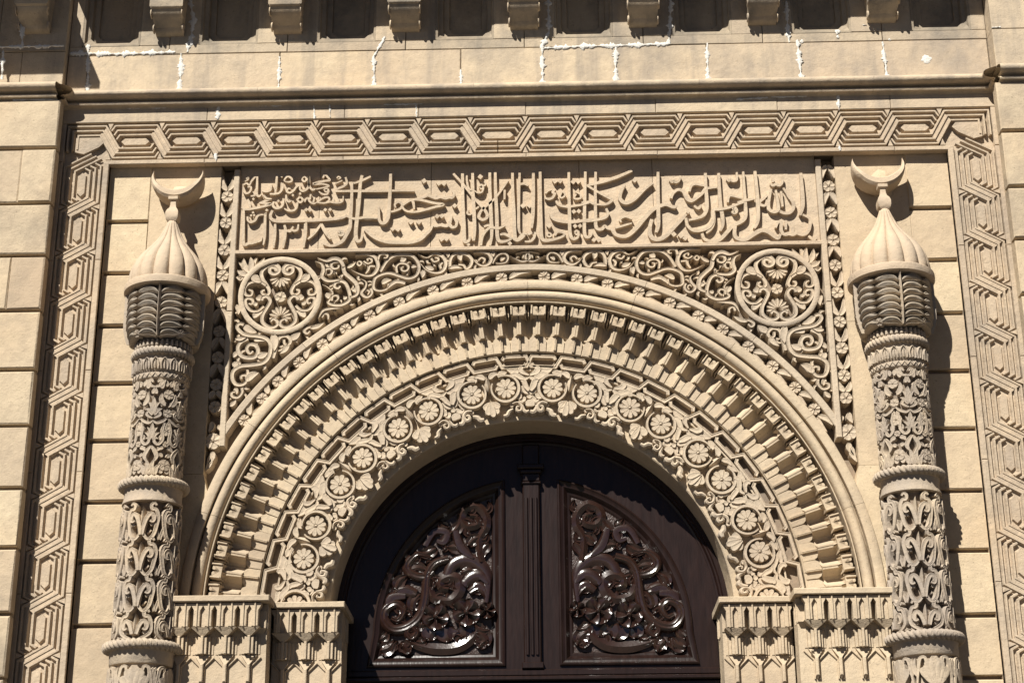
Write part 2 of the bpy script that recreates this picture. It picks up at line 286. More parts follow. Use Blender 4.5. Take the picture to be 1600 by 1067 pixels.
LETTERS = [[[-1620,2346,-1616,2262,-1611,2142,-1599,2125,-1582,2133,-1561,2135,-1535,2143,-1513,2150,-1509,2171],15],[[-1488,2315,-1494,2308,-1492,2212,-1492,2164,-1497,2121],13],[[-1435,2251,-1434,2187,-1438,2101],14],[[-1382,2243,-1375,2214,-1376,2162,-1384,2100],14],[[-1371,2209,-1349,2202,-1339,2216,-1331,2233],12],[[-1339,2214,-1325,2205,-1306,2213,-1302,2246],12],[[-1263,2250,-1262,2183,-1267,2098],14],[[-1595,2300,-1591,2275,-1573,2263,-1550,2275,-1540,2298,-1525,2308,-1503,2309],12],[[-1509,2432,-1490,2411,-1462,2408],11],[[-1462,2408,-1502,2395,-1533,2384],11],[[-1529,2386,-1497,2381,-1464,2377,-1492,2367,-1545,2354,-1606,2345,-1633,2359],13],[[-1600,2409,-1588,2382,-1582,2353],12],[[-1551,2555,-1550,2494,-1549,2440,-1535,2427,-1522,2439],12],[[-1559,2555,-1577,2533,-1592,2504],10],[[-1615,2539,-1602,2546,-1606,2532,-1621,2522],8],[[-1629,2500,-1610,2510,-1596,2498,-1585,2511],9],[[-1604,2485,-1587,2487,-1583,2474,-1593,2451,-1613,2445,-1629,2461],10],[[-1583,2428,-1558,2433,-1571,2457],10],[[-1517,2469,-1512,2460,-1492,2457,-1470,2468,-1468,2504],11],[[-1438,2553,-1440,2492,-1443,2440],12],[[-1474,2441,-1443,2440,-1416,2450,-1401,2483,-1411,2511],11],[[-1394,2525,-1376,2550,-1351,2534,-1355,2517,-1379,2515,-1394,2525],10],[[-1297,2494,-1321,2484,-1337,2460,-1359,2445,-1377,2456,-1368,2473,-1355,2468],11],[[-1279,2545,-1265,2530,-1278,2515,-1291,2530,-1279,2545],10],[[-1252,2547,-1250,2498,-1260,2468,-1284,2455,-1301,2467,-1301,2491],12],[[-1449,2389,-1452,2365,-1434,2349,-1408,2354,-1394,2379,-1396,2410],13],[[-1380,2432,-1375,2402,-1361,2387,-1347,2395],11],[[-1312,2382,-1316,2353,-1333,2334,-1363,2333,-1387,2347],11],[[-1298,2416,-1283,2401,-1296,2384,-1313,2399,-1298,2416],11],[[-1454,2336,-1464,2307,-1458,2283,-1427,2269,-1348,2268,-1216,2270,-1177,2272,-1093,2276,-1045,2285,-1024,2300],17],[[-1172,2246,-1207,2192,-1245,2152],13],[[-1172,2246,-1146,2196,-1116,2151],17],[[-1258,2255,-1259,2183,-1267,2102],13],[[-1205,2382,-1161,2376,-1126,2383,-1104,2378,-1073,2377,-1053,2387,-1051,2418],10],[[-1104,2378,-1107,2402],10],[[-1077,2377,-1077,2401],10],[[-1199,2384,-1166,2408,-1140,2414,-1130,2398,-1148,2383],10],[[-1271,2386,-1265,2405,-1252,2410,-1244,2390,-1222,2374,-1203,2381],10],[[-1222,2380,-1216,2415],10],[[-1238,2434,-1242,2400],10],[[-1164,2457,-1151,2470,-1137,2459,-1148,2446,-1161,2454],9],[[-1133,2454,-1145,2432,-1172,2434,-1192,2450],10],[[-1253,2547,-1251,2498,-1241,2473,-1225,2460,-1212,2469],11],[[-1171,2535,-1161,2556,-1144,2540,-1131,2520,-1152,2517,-1196,2510,-1225,2497,-1191,2498,-1165,2496,-1134,2483,-1173,2472,-1208,2465],11],[[-1091,2531,-1083,2542,-1069,2533,-1086,2524],7],[[-1099,2499,-1059,2519],7],[[-1041,2538,-1033,2503,-1049,2483,-1076,2470,-1096,2457],12],[[-1096,2451,-987,2450,-855,2448,-766,2448,-643,2444],13],[[-1004,2505,-1002,2395,-1005,2279,-1008,2217,-1028,2172,-1048,2136,-1085,2114,-1117,2109,-1155,2122],17],[[-1072,2187,-1058,2196,-1048,2184,-1058,2175,-1069,2182],20],[[-946,2548,-955,2492,-959,2395,-968,2279,-973,2178,-963,2135,-944,2139,-935,2169],18],[[-896,2540,-944,2516,-993,2497],12],[[-1027,2292,-982,2274,-917,2282,-851,2274],13],[[-781,2555,-783,2440,-787,2343,-792,2275,-816,2243,-840,2262,-846,2349],18],[[-930,2276,-898,2277,-867,2277,-843,2269],14],[[-784,2314,-754,2320,-719,2337,-712,2361,-733,2377,-754,2362,-749,2340],13],[[-667,2394,-650,2374,-643,2328],13],[[-710,2344,-688,2318,-644,2311,-592,2320,-531,2338,-474,2354,-531,2365,-584,2380,-623,2388,-663,2384,-693,2365,-710,2344],13],[[-645,2388,-601,2400,-566,2410],13],[[-571,2416,-544,2404,-518,2396,-494,2403,-465,2394,-443,2400,-426,2396,-416,2418,-424,2440],16],[[-518,2401,-520,2423],13],[[-470,2397,-472,2422],13],[[-922,2206,-869,2157,-798,2127,-724,2122,-659,2122,-607,2139,-577,2166,-551,2194,-537,2223],18],[[-538,2223,-516,2222,-490,2227,-460,2221,-442,2227,-425,2211,-403,2220,-396,2256],16],[[-430,2285,-438,2249,-440,2223],16],[[-421,2549,-363,2478,-297,2387,-249,2328,-227,2289,-231,2265,-253,2255,-273,2269,-270,2294,-249,2325,-178,2393,-105,2502],15],[[-368,2549,-366,2383,-360,2238,-357,2143,-349,2119,-331,2127,-324,2154],18],[[-310,2550,-308,2431,-301,2285,-298,2189,-302,2125],17],[[-271,2463,-262,2476,-248,2465,-259,2448,-271,2459],9],[[-246,2456,-257,2429,-279,2424,-299,2438],9],[[-257,2464,-234,2475,-243,2495],9],[[-343,2535,-343,2504,-333,2455,-315,2440],10],[[-334,2320,-340,2297,-325,2290,-309,2300],10],[[-292,2323,-274,2338],10],[[-211,2553,-211,2429,-205,2284,-201,2164,-211,2093],17],[[-180,2553,-178,2428,-172,2283,-170,2163,-158,2120,-119,2120,-88,2135],17],[[-153,2160,-129,2163,-103,2149,-88,2135],14],[[-245,2211,-223,2219,-191,2215],12],[[-262,2094,-253,2150,-231,2188,-204,2206,-166,2198,-135,2212,-125,2217],13],[[-81,2546,-80,2426,-74,2281,-71,2161,-61,2124,-36,2132,-14,2152],17],[[-126,2439,-128,2379],12],[[-40,2547,-45,2426,-48,2281,-47,2194,-38,2163],14],[[-38,2474,-14,2478,9,2464],13],[[39,2544,37,2424,33,2279,26,2198],17],[[78,2553,77,2423,78,2278,79,2159,88,2125,109,2119,148,2125,191,2138,215,2154],17],[[-82,2142,-69,2127,-50,2129,-26,2160,-2,2161],15],[[45,2173,39,2140,17,2116,-15,2115],13],[[5,2158,28,2169],13],[[124,2165,136,2152,124,2141,112,2153,124,2165],10],[[157,2147,170,2170,200,2167,214,2149],12],[[163,2439,148,2422,162,2407],13],[[164,2417,147,2387,125,2378,103,2384],13],[[108,2413,122,2430,144,2436],8],[[205,2421,218,2401,200,2383,190,2394,205,2421],9],[[279,2419,305,2404,306,2380,278,2375,270,2385,283,2405],10],[[167,2366,181,2339,221,2328,247,2328,317,2339,356,2350],13],[[135,2282,150,2253,193,2238,245,2232,306,2236,377,2248],18],[[242,2544,241,2420,241,2275,242,2165,256,2127,282,2132,292,2157],16],[[268,2165,279,2176,289,2163,278,2152,268,2164],11],[[337,2547,332,2418,326,2274,324,2164,336,2136,358,2145,366,2170],16],[[396,2544,391,2417,389,2272,389,2205,403,2184,425,2186,439,2204,456,2187,484,2180],16],[[604,2549,539,2518,472,2493,406,2474,344,2459],17],[[344,2459,405,2417,465,2381,484,2367,469,2348,438,2336,398,2339],14],[[311,2351,357,2354,381,2342,405,2336],13],[[450,2312,459,2281,444,2256,400,2243,339,2234,313,2233],14],[[557,2458,537,2414,530,2376,547,2350,573,2346,613,2369,659,2417,690,2445,721,2467],19],[[533,2224,527,2243,557,2259,594,2242],11],[[499,2188,543,2202,593,2217],11],[[481,2180,498,2151,536,2137,571,2145,616,2187,661,2243,702,2290,733,2314,760,2324,791,2331,833,2312,845,2321],21],[[753,2537,748,2410,745,2266,742,2194,729,2158],17],[[707,2240,695,2195,694,2147,713,2119,748,2117,788,2142,833,2192,874,2234,903,2270],21],[[821,2368,832,2399,860,2422,890,2413,904,2383,914,2360,935,2351,962,2368,998,2397,1017,2424,1052,2431,1085,2434],17],[[927,2409,940,2446,966,2456,1005,2447,1023,2445],13],[[819,2484,829,2471,843,2480,851,2470,871,2481,878,2511],14],[[949,2319,972,2302,989,2324],14],[[1023,2524,1021,2454,1023,2357,1020,2299,1001,2260,965,2242,915,2230],17],[[899,2244,907,2196,936,2166,979,2165,1023,2182,1046,2212,1053,2250,1057,2291,1098,2295,1151,2306,1186,2320,1231,2336],17],[[1099,2523,1098,2428,1099,2317,1106,2259,1107,2201,1090,2161],17],[[1060,2279,1056,2217,1037,2174,1009,2148],15],[[986,2147,1002,2108,1045,2098,1084,2107,1125,2149,1162,2191,1207,2214,1232,2237,1240,2275,1240,2352,1239,2449,1239,2530],18],[[1142,2337,1147,2369,1163,2380,1225,2359],12],[[1163,2296,1176,2301,1184,2284,1173,2272,1163,2284],22],[[1145,2485,1153,2473,1166,2480,1177,2472,1199,2479,1202,2526],15],[[1196,2335,1244,2348,1293,2357],14],[[1306,2531,1309,2448,1311,2341,1308,2245,1297,2198,1281,2172],17],[[1175,2195,1169,2138,1184,2111,1227,2105,1271,2132,1320,2159,1359,2149,1391,2120,1412,2108,1427,2134],21],[[1403,2174,1415,2205,1440,2217],12],[[1437,2210,1433,2157,1448,2133,1474,2137,1496,2132,1518,2141,1547,2131,1574,2140,1593,2173,1598,2226,1559,2253],19],[[1464,2219,1459,2162],12],[[1494,2142,1500,2175],16],[[1583,2120,1609,2098,1629,2113],16],[[1566,2514,1567,2394,1564,2308,1545,2248],18],[[1392,2451,1402,2437,1420,2446,1437,2438,1456,2455,1460,2491],15],[[1406,2487,1404,2458],12],[[1390,2416,1373,2340,1371,2292,1396,2273,1423,2286,1424,2339,1417,2409],17],[[1423,2286,1448,2267,1483,2266,1507,2290,1512,2328,1489,2367,1461,2423],17],[[1447,2402,1450,2305],12],[[1367,2381,1345,2358,1323,2341,1322,2322,1351,2314,1363,2350],15]]
DOTS = [[-1565,2325,13],[-1575,2307,12],[-1558,2308,12],[-1567,2411,13],[-1487,2339,15],[-1410,2552,13],[-1423,2396,13],[-1341,2430,13],[-1300,2439,13],[-1261,2337,17],[-1239,2333,17],[-1152,2335,17],[-1124,2336,17],[-589,2507,25],[-503,2490,25],[-474,2488,25],[-661,2249,25],[-616,2248,25],[-763,2209,23],[-734,2205,23],[-512,2282,23],[-485,2283,23],[-412,2346,23],[-485,2140,25],[-458,2142,25],[-266,2527,25],[-333,2103,17],[-99,2106,21],[162,2490,25],[191,2492,25],[266,2485,25],[295,2486,25],[-22,2339,26],[15,2340,26],[266,2297,22],[294,2298,22],[271,2206,21],[299,2206,21],[125,2210,24],[617,2488,24],[376,2119,22],[403,2117,22],[355,2143,16],[827,2145,25],[867,2135,26],[890,2120,24],[913,2281,16]]
SCROLLS = [[[-1420,1968,-1427,1986,-1453,1988,-1455,1962,-1432,1948,-1407,1961,-1405,1989,-1435,2011,-1473,1997,-1501,1963,-1495,1921,-1468,1879,-1453,1844,-1465,1823,-1491,1830,-1495,1848,-1480,1854],18,"m"],[[-1474,1879,-1507,1900,-1552,1901,-1584,1881,-1595,1846,-1581,1822,-1555,1821,-1550,1845,-1570,1856],16,"m"],[[-1492,1786,-1487,1803,-1465,1809,-1444,1781,-1462,1740,-1482,1699,-1483,1658,-1457,1631,-1425,1623,-1400,1637,-1401,1660,-1424,1674,-1436,1658],18,"m"],[[-1481,1754,-1512,1727,-1551,1728,-1577,1756,-1586,1791,-1567,1804,-1544,1790,-1549,1769,-1566,1773],16,"m"],[[-1548,1943,-1501,1896],35,"mL"],[[-1536,1687,-1480,1727],29,"mL"],[[-1525,1807,-1477,1803],29,"mL"],[[-1533,1755,-1514,1772],24,"mL"],[[-1580,1933,-1631,1930],26,"L"],[[-1583,1943,-1640,1976],26,"L"],[[-1581,1954,-1636,2025],26,"L"],[[-1575,1961,-1608,2049],26,"L"],[[-1568,1964,-1569,2055],26,"L"],[[-1556,1967,-1531,2054],26,"L"],[[-1556,1971,-1488,2050],26,"L"],[[-1615,1937,-1600,1951,-1604,1972,-1623,1965],15,""],[[-1641,1934,-1621,1916,-1609,1933,-1629,1944],13,""],[[-1632,1764,-1640,1730,-1620,1702],24,"L3"],[[-1639,1716,-1618,1729,-1622,1757],13,""],[[-1587,1642,-1611,1649,-1623,1628,-1602,1599,-1567,1580,-1506,1572,-1459,1557,-1431,1521,-1435,1457,-1466,1415,-1532,1402,-1591,1396,-1630,1369,-1634,1326,-1613,1291,-1573,1290,-1551,1318,-1562,1343,-1585,1340,-1584,1322],19,""],[[-1587,1642,-1511,1597],30,"L"],[[-1559,1559,-1598,1538,-1613,1503,-1595,1460,-1554,1445,-1514,1451,-1499,1487,-1517,1519,-1551,1523,-1563,1495,-1545,1473,-1529,1487],19,""],[[-1630,1559,-1567,1570],21,"L"],[[-1526,1551,-1455,1546],25,"L"],[[-1501,1451,-1445,1477],31,"L"],[[-1638,1453,-1596,1488],22,"L"],[[-1629,1425,-1601,1386],27,"L"],[[-1557,1308,-1487,1358],35,"L"],[[-1414,1443,-1403,1492,-1398,1535,-1379,1567,-1346,1573,-1322,1548,-1331,1523,-1354,1527,-1358,1552],17,""],[[-1423,1582,-1410,1482],33,"L"],[[-1325,1555,-1270,1597],31,"L"],[[-1331,1523,-1380,1467],25,"L"],[[-1578,1269,-1576,1242,-1599,1214,-1629,1221,-1633,1242,-1614,1248],15,""],[[-1619,1270,-1606,1234],21,"L"],[[-1639,1165,-1608,1204],21,"L"],[[-1174,1624,-1221,1625,-1248,1604,-1233,1587,-1217,1602],15,""],[[-1214,1617,-1135,1652],21,"L"],[[-1187,2041,-1137,2022,-1094,2035,-1059,2023,-1037,1985],20,"t"],[[-1059,2018,-1098,2014,-1110,1996,-1096,1977,-1071,1981,-1067,1997],14,""],[[-1201,2021,-1166,2006,-1152,1968,-1159,1927,-1133,1903,-1098,1900,-1060,1906],18,"t"],[[-1143,1940,-1139,1973,-1114,1977,-1105,1963,-1113,1944,-1130,1940],14,""],[[-1041,1994,-1031,1948,-996,1914,-965,1881,-955,1844,-963,1812,-997,1798],20,""],[[-1019,1978,-969,2016],18,"L"],[[-952,2020,-938,2007,-951,1993,-963,2007,-952,2020],12,""],[[-995,1966,-950,1941,-902,1927,-864,1940,-843,1986,-857,2033,-884,2052,-927,2058,-976,2054],18,"tt"],[[-926,2020,-904,2006,-881,2017,-888,2036,-905,2034,-902,2021],12,""],[[-861,1986,-891,1987,-899,1964,-913,1943],14,""],[[-844,2024,-836,2052,-811,2060,-793,2051,-797,2036,-812,2036],13,""],[[-830,1953,-793,2018,-750,2050,-707,2054,-656,2048,-621,2010,-612,1968,-628,1926,-671,1909,-722,1924,-770,1941,-812,1939,-855,1917,-867,1880,-862,1847,-827,1837,-789,1850,-783,1878],16,""],[[-735,1942,-740,1980,-719,2000,-685,1995,-672,1974,-684,1955,-706,1956,-712,1974,-698,1979],13,""],[[-720,2019,-686,2035],26,"L"],[[-657,1976,-623,1978],17,"L"],[[-785,1846,-768,1869,-735,1887,-689,1877],20,"t"],[[-820,1879,-765,1903],24,"L"],[[-942,1911,-910,1890,-913,1857,-934,1825,-916,1801,-891,1801,-874,1824,-882,1850],15,"t"],[[-917,1833,-904,1843,-891,1833,-900,1815],11,""],[[-1156,1880,-1123,1861,-1096,1828,-1108,1792,-1120,1769,-1090,1754,-1047,1753,-1009,1772,-997,1799,-1007,1845,-1025,1883,-1051,1897,-1081,1888,-1087,1865,-1067,1855,-1055,1869],17,"t"],[[-1099,1778,-1095,1805,-1070,1809,-1064,1790,-1082,1772],13,""],[[-1130,1829,-1099,1791],24,"L"],[[-1172,1671,-1148,1719,-1106,1732,-1036,1733],16,"tt"],[[-1151,1682,-1139,1705,-1118,1696,-1117,1670],12,""],[[-986,1849,-964,1826],20,"L"],[[-1035,1790,-1014,1804],20,"L"],[[-620,2058,-570,2034,-528,2057,-485,2043,-461,2001,-475,1955,-517,1940,-569,1957,-606,2001],17,"tt"],[[-544,2026,-527,2008,-504,2017,-509,2030,-524,2033],13,""],[[-529,1964,-579,1985],23,"L"],[[-480,2002,-494,1986,-487,1963],14,""],[[-593,1955,-593,1908],23,"L"],[[-437,1960,-437,2011,-419,2047,-381,2059,-338,2045,-314,2014,-324,1978,-347,1963,-362,1984,-390,1990],16,""],[[-444,1965,-366,1963],19,"L"],[[-378,2057,-375,2010],23,"L"],[[-451,2060,-451,2029],15,"L"],[[-307,2019,-286,1993,-253,1976,-220,1987,-205,2017,-220,2047,-257,2058,-307,2058],17,"tt"],[[-279,2011,-262,2029,-242,2018,-253,1995],12,""],[[-198,1991,-172,2037,-134,2052,-111,2031,-120,2000,-149,1990,-179,1992],11,""],[[-153,2009,-123,2027],16,"L"],[[-191,2066,-191,2030],17,"L"],[[-104,2030,-68,2015,-31,1999,3,2008,12,2033,-11,2055,-66,2045],12,"tt"],[[-28,2022,-21,2039,-6,2029,-17,2013],10,""]]
DOOR_CARVING = [[[-250,137,-245,287,-289,358,-359,385,-433,360,-467,295],44,"t"],[[-458,391,-537,362,-574,291,-585,171,-613,72,-681,14,-759,3,-809,55,-801,114,-742,144,-702,103,-731,52,-768,64],36,""],[[-566,231,-535,171,-447,158,-398,209,-398,269,-448,290,-497,270,-497,230,-457,218],36,""],[[-240,247,-279,293,-329,288,-378,244],44,"t"],[[-245,167,-270,217,-299,233,-343,203],38,"t"],[[-279,368,-289,490,-249,572,-259,644,-309,688,-370,666,-389,615,-359,573,-299,581,-304,624,-341,630],31,""],[[-319,389,-389,451,-421,548],34,"t"],[[-463,457,-339,405],48,"L"],[[-235,479,-277,383],44,"L"],[[-349,461,-269,511],42,"L"],[[-547,392,-627,418,-686,363,-666,311,-596,290,-542,321],34,"t"],[[-691,323,-567,322],48,"L"],[[-588,464,-539,545,-469,539,-484,483,-524,493],29,""],[[-523,453,-637,424],42,"L"],[[-449,533,-389,625],42,"L"],[[-459,564,-510,606],38,"L"],[[-762,184,-704,218,-634,197],42,"t"],[[-743,223,-680,298],44,"L"],[[-790,104,-772,174,-693,183],34,"t"],[[-653,103,-600,202],48,"L"],[[-690,-55,-621,-87,-513,-106,-406,-97,-328,-49,-299,-5],38,"t"],[[-719,-74,-674,-138],48,"L"],[[-825,-112,-748,-54],52,"L"],[[-762,-117,-729,-59],38,"L"],[[-831,-53,-788,-4],38,"L"],[[-656,14,-627,-16,-656,-47,-683,-17,-656,14],25,""],[[-456,21,-443,-67],80,"L"],[[-397,25,-358,-54],71,"L"],[[-534,2,-553,-66],67,"L"],[[-299,-20,-241,-99],54,"L"],[[-319,20,-236,-11],48,"L"],[[-583,23,-642,58],48,"L"],[[-462,200,-447,140],38,"L"],[[-289,-108,-240,-60],38,"L"],[[-631,-65,-572,-56],38,"L"],[[-388,309,-319,318],48,"L"]]
DOOR_FLOWERS = [[-525,66,71],[-358,89,75],[-245,98,44]]
MEDALLION = [[-1391, 1815], [-1396, 1929], [-1386, 1691]]
MORTAR = [[[-2585,3410,-2560,3067],30,0],[[-2690,3352,-2343,3340,-2063,3347],36,0],[[-2028,3338,-2021,3226,-2022,2992],43,0],[[-1998,3704,-1970,3571,-1974,3440,-1991,3345],40,0],[[-1444,3303,-1441,3064],30,0],[[-881,3073,-889,3295,-838,3389,-828,3424],30,0],[[-377,3194,-373,3058],26,0],[[100,3048,100,3343,142,3437,138,3655],36,0],[[111,3325,336,3333,524,3333,674,3334,853,3339],36,0],[[531,3324,523,3052],36,0],[[842,3335,849,3421,865,3639],33,0],[[1067,3343,1057,3045],30,0],[[1594,3348,1601,3067],40,0],[[1545,3332,1543,3427,1545,3623],30,0],[[2088,3324,2096,3069],30,0],[[-1789,2983,-1788,2895],33,0],[[-636,2971,-632,2887],26,0],[[1805,2979,1802,2879],30,0],[[-1787,2675,-1781,2625],30,0],[[1785,2652,1789,2620],33,0],[[-1568,2978,-1419,2975],10,0],[[-823,2971,-599,2971],13,0],[[-2392,2979,-2092,2976],10,0],[[-1233,2984,-1222,2887],20,0],[[-1139,2982,-1133,2894],16,0],[[1215,2962,1400,2971],16,0],[[1418,2974,1621,2974],13,0],[[-2954,2976,-2694,2975],10,-125],[[-902,2458,-890,2076],20,92],[[842,2465,859,2083],26,92],[[490,2431,484,2078],20,92],[[1609,2511,1589,2109],23,92],[[-2967,3526,-2935,3344],33,-110],[[-3049,3321,-3036,3121],23,-110],[[-3070,3338,-2693,3339],26,-110],[[1982,3439,2004,3438],33,0],[[2696,3339,2748,3342],23,-110]]

GZ = -3.47
# ------------------------------------------------------------------ ground
m = MB(); m.poly([(-400, -6.2, GZ - .12), (400, -6.2, GZ - .12), (400, -400, GZ - .12), (-400, -400, GZ - .12)])
obj('street', m, M_ASPH, kind='structure')
m = MB(); m.poly([(-400, -6.2, GZ), (400, -6.2, GZ), (400, 400, GZ), (-400, 400, GZ)]); m.poly([(-400, -6.2, GZ), (400, -6.2, GZ), (400, -6.2, GZ - .12), (-400, -6.2, GZ - .12)])
m.box(-400, 400, -13.2, -400, GZ - .2, GZ, 0)
obj('pavement', m, M_PAVE, kind='structure')

# ------------------------------------------------------------------ recessed wall
JZ = [2.278, 1.958, 1.638, 1.298, .968, .624, .300, -.042, -.36, -.68, -1.0]
wall = thing('portal_wall', 'smooth honey sandstone wall recessed inside the fretwork border, behind both columns', 'wall', (0, .12, GZ))
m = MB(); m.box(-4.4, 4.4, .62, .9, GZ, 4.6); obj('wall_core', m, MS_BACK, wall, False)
for sx in (-1, 1):
    tops = [2.63] + JZ
    for i in range(len(tops) - 1):
        z1, z0 = tops[i] - (.011 if i else 0), tops[i + 1] + .011
        y = .058 + rnd.uniform(-.003, .003); m = MB()
        m.box(min(sx * 2.162, sx * 2.42), max(sx * 2.162, sx * 2.42), y, .2, z0, z1, .006, jit=.0025)
        obj('wall_block', m, MS_WALL, wall, False)
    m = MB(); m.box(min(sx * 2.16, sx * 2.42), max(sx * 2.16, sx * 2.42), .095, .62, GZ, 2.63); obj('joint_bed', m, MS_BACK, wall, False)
    zs = [2.63, 2.1, 1.6, 1.1, .775]; pl = [1.76] * 5
    for k in range(1, 9):
        z = .775 - k * .0975; zs.append(z); pl.append(math.sqrt(max(0, 1.849 ** 2 - (z - ZC) ** 2)) + .003 if z > -.1 else 1.83)
    cut = [0, 2, 4, len(zs) - 1]
    for a, b in zip(cut[:-1], cut[1:]):
        m = MB(); o_ = [(sx * 2.161, zs[a] - .0012), (sx * 2.161, zs[b] + .0012)] + [(sx * pl[i], zs[i] + (.0012 if i == b else (-.0012 if i == a else 0))) for i in range(b, a - 1, -1)]
        m.prism(o_, .06 + rnd.uniform(-.0015, .0015), .2); obj('wall_slab', m, MS_WALL, wall, False)
    m = MB(); m.box(min(sx * 1.0, sx * 2.16), max(sx * 1.0, sx * 2.16), .08 + .2, .62, GZ, -.02); obj('lower_wall', m, MS_WALL, wall, False)
    m = MB(); m.box(min(sx * 1.83, sx * 2.16), max(sx * 1.83, sx * 2.16), .061, .28, GZ, -.006); obj('lower_wall', m, MS_WALL, wall, False)

for x, z, w_, h_ in ((2.02, 2.43, .085, .095), (-1.985, 2.46, .06, .05)):
    m = MB(); n = 11; ring = [(x + w_ * cos(2 * pi * k / n) * rnd.uniform(.75, 1.1), .059, z + h_ * sin(2 * pi * k / n) * rnd.uniform(.75, 1.1)) for k in range(n)]
    mid_ = [(x + (p[0] - x) * rnd.uniform(.35, .7), rnd.uniform(.025, .045), z + (p[2] - z) * rnd.uniform(.35, .7)) for p in ring]
    m.v = ring + mid_ + [(x + .01, .028, z)]; m.f = [(k, (k + 1) % n, n + (k + 1) % n, n + k) for k in range(n)] + [(n + k, n + (k + 1) % n, 2 * n) for k in range(n)]
    obj('broken_boss', m, MS_WALL, wall, False)

# ------------------------------------------------------------------ rusticated piers
PZ = [2.985, 2.664, 2.317, 1.998, 1.669, 1.323, 1.006, .658, .336, -.011, -.339, -.66, -.99, -1.32]
for sx, lab in ((-1, 'left rusticated pier of big sandstone blocks, shaded at its top'), (1, 'right rusticated pier of big sandstone blocks, sunlit to its top')):
    p = thing('rusticated_pier', lab, 'pier', (sx * 3.4, 0, GZ), 'rusticated piers beside the portal')
    m = MB(); m.box(min(sx * 2.695, sx * 4.4), max(sx * 2.695, sx * 4.4), -.075, .62, GZ, 2.99); obj('pier_core', m, MS_ASH, p, False)
    for i in range(len(PZ) - 1):
        z1, z0 = PZ[i] - .010, PZ[i + 1] + .010
        e = 2.865 if i % 2 else 3.25
        for a, b in ((2.677, e - .001), (e + .001, 4.4)):
            m = MB(); x0, x1 = sorted((sx * a, sx * b)); y = -.125 + rnd.uniform(-.004, .004)
            m.box(x0, x1, y, -.05, z0, z1, .007, jit=.003); obj('stone_block', m, MS_ASH, p, False)

# ------------------------------------------------------------------ string course
st = thing('string_course', 'long projecting string course moulding running between fretwork border and white-seamed frieze', 'moulding', (0, -.05, 2.99))
prof = [(0, 2.972), (.012, 2.982), (.036, 2.984), (.04, 2.992), (.036, 3.000), (.016, 3.004), (.016, 3.014), (.052, 3.018), (.070, 3.026), (.079, 3.040), (.076, 3.054), (.064, 3.066), (.045, 3.074), (0, 3.088), (-.05, 3.09)]
for x0, x1 in ((-4.4, -2.697), (2.697, 4.4)):
    m = MB(); plan_sweep(m, prof, [(x0, -.11), (x1, -.11)]); obj('moulding_length', m, MS_FRZ, st, ang=50)
m = MB(); plan_sweep(m, prof, [(-2.697, -.11), (-2.697, 0), (-1.55, 0)]); obj('moulding_length', m, MS_FRZ, st, ang=50)
for x0, x1 in ((-1.549, -.3), (-.299, 1.0), (1.001, 2.0)):
    m = MB(); plan_sweep(m, prof, [(x0, 0), (x1, 0)]); obj('moulding_length', m, MS_FRZ, st, ang=50)
m = MB(); plan_sweep(m, prof, [(2.001, 0), (2.697, 0), (2.697, -.11)]); obj('moulding_length', m, MS_FRZ, st, ang=50)

# ------------------------------------------------------------------ frieze
fr = thing('frieze', 'sandstone frieze with ragged white mortar seams and a row of dark sunken coffers', 'frieze', (0, 0, 3.08))
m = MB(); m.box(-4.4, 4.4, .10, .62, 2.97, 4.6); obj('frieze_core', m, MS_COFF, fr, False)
JX = [-2.695, -2.574, -2.024, -1.442, -.883, -.377, .101, .53, 1.06, 1.599, 2.089, 2.695]
for a, b in zip(JX[:-1], JX[1:]):
    m = MB(); y = rnd.uniform(-.002, .002); m.box(a + .002, b - .002, y, .12, 3.07, 3.331, .004, jit=.0015); obj('frieze_block', m, MS_FRZ, fr, False)
BX = [-2.10 + .6985 * k for k in range(7)]
CX = [-2.45] + [(a + b) / 2 for a, b in zip(BX[:-1], BX[1:])] + [2.44]
ZT = 3.86
for k, c in enumerate(CX):
    lo, hi = (-2.695 if k == 0 else BX[k - 1] + .002), (2.695 if k == 7 else BX[k] - .002)
    for q, (a, b, z0, z1) in enumerate(((lo, hi, 3.335, 3.395), (lo, c - .172, 3.396, ZT), (c + .172, hi, 3.396, ZT))):
        m = MB(); m.box(a, b, rnd.uniform(-.002, .002) + .001, .12, z0, z1, .003, jit=.001); obj('frieze_block', m, MS_FRZ2, fr, False)
    m = MB()                                    # coffer: bevelled frame stepping in to a sunken panel
    loops = []
    for d, y, rad in ((0, .002, 0.0), (.012, .004, 0), (.018, .025, 0), (.040, .034, 0), (.046, .062, 0), (.075, .066, 0), (.079, .085, 0)):
        h_ = .172 - d; cz = .03 if d > .015 else .006
        loops.append([(c - h_ + cz, y, 3.396 + d), (c + h_ - cz, y, 3.396 + d), (c + h_, y, 3.396 + d + cz), (c + h_, y, ZT - d), (c - h_, y, ZT - d), (c - h_, y, 3.396 + d + cz)])
    for a, b in zip(loops[:-1], loops[1:]):
        n0 = len(m.v); m.v += a + b; m.f += [(n0 + i, n0 + (i + 1) % 6, n0 + 6 + (i + 1) % 6, n0 + 6 + i) for i in range(6)]
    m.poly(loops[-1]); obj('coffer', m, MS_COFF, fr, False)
for sx in (-1, 1):
    for k, (z0, z1) in enumerate(((3.08, 3.331), (3.335, 4.6))):
        e = [2.697, 2.95, 3.5, 4.4] if k == 0 else [2.697, 3.1, 4.4]
        for a, b in zip(e[:-1], e[1:]):
            m = MB(); x0, x1 = sorted((sx * (a + .001), sx * (b - .001))); m.box(x0, x1, -.06 if sx < 0 else -.11, .1, z0, z1, .003, jit=.001); obj('frieze_block', m, MS_FRZ2 if sx < 0 else MS_FRZ, fr, False)
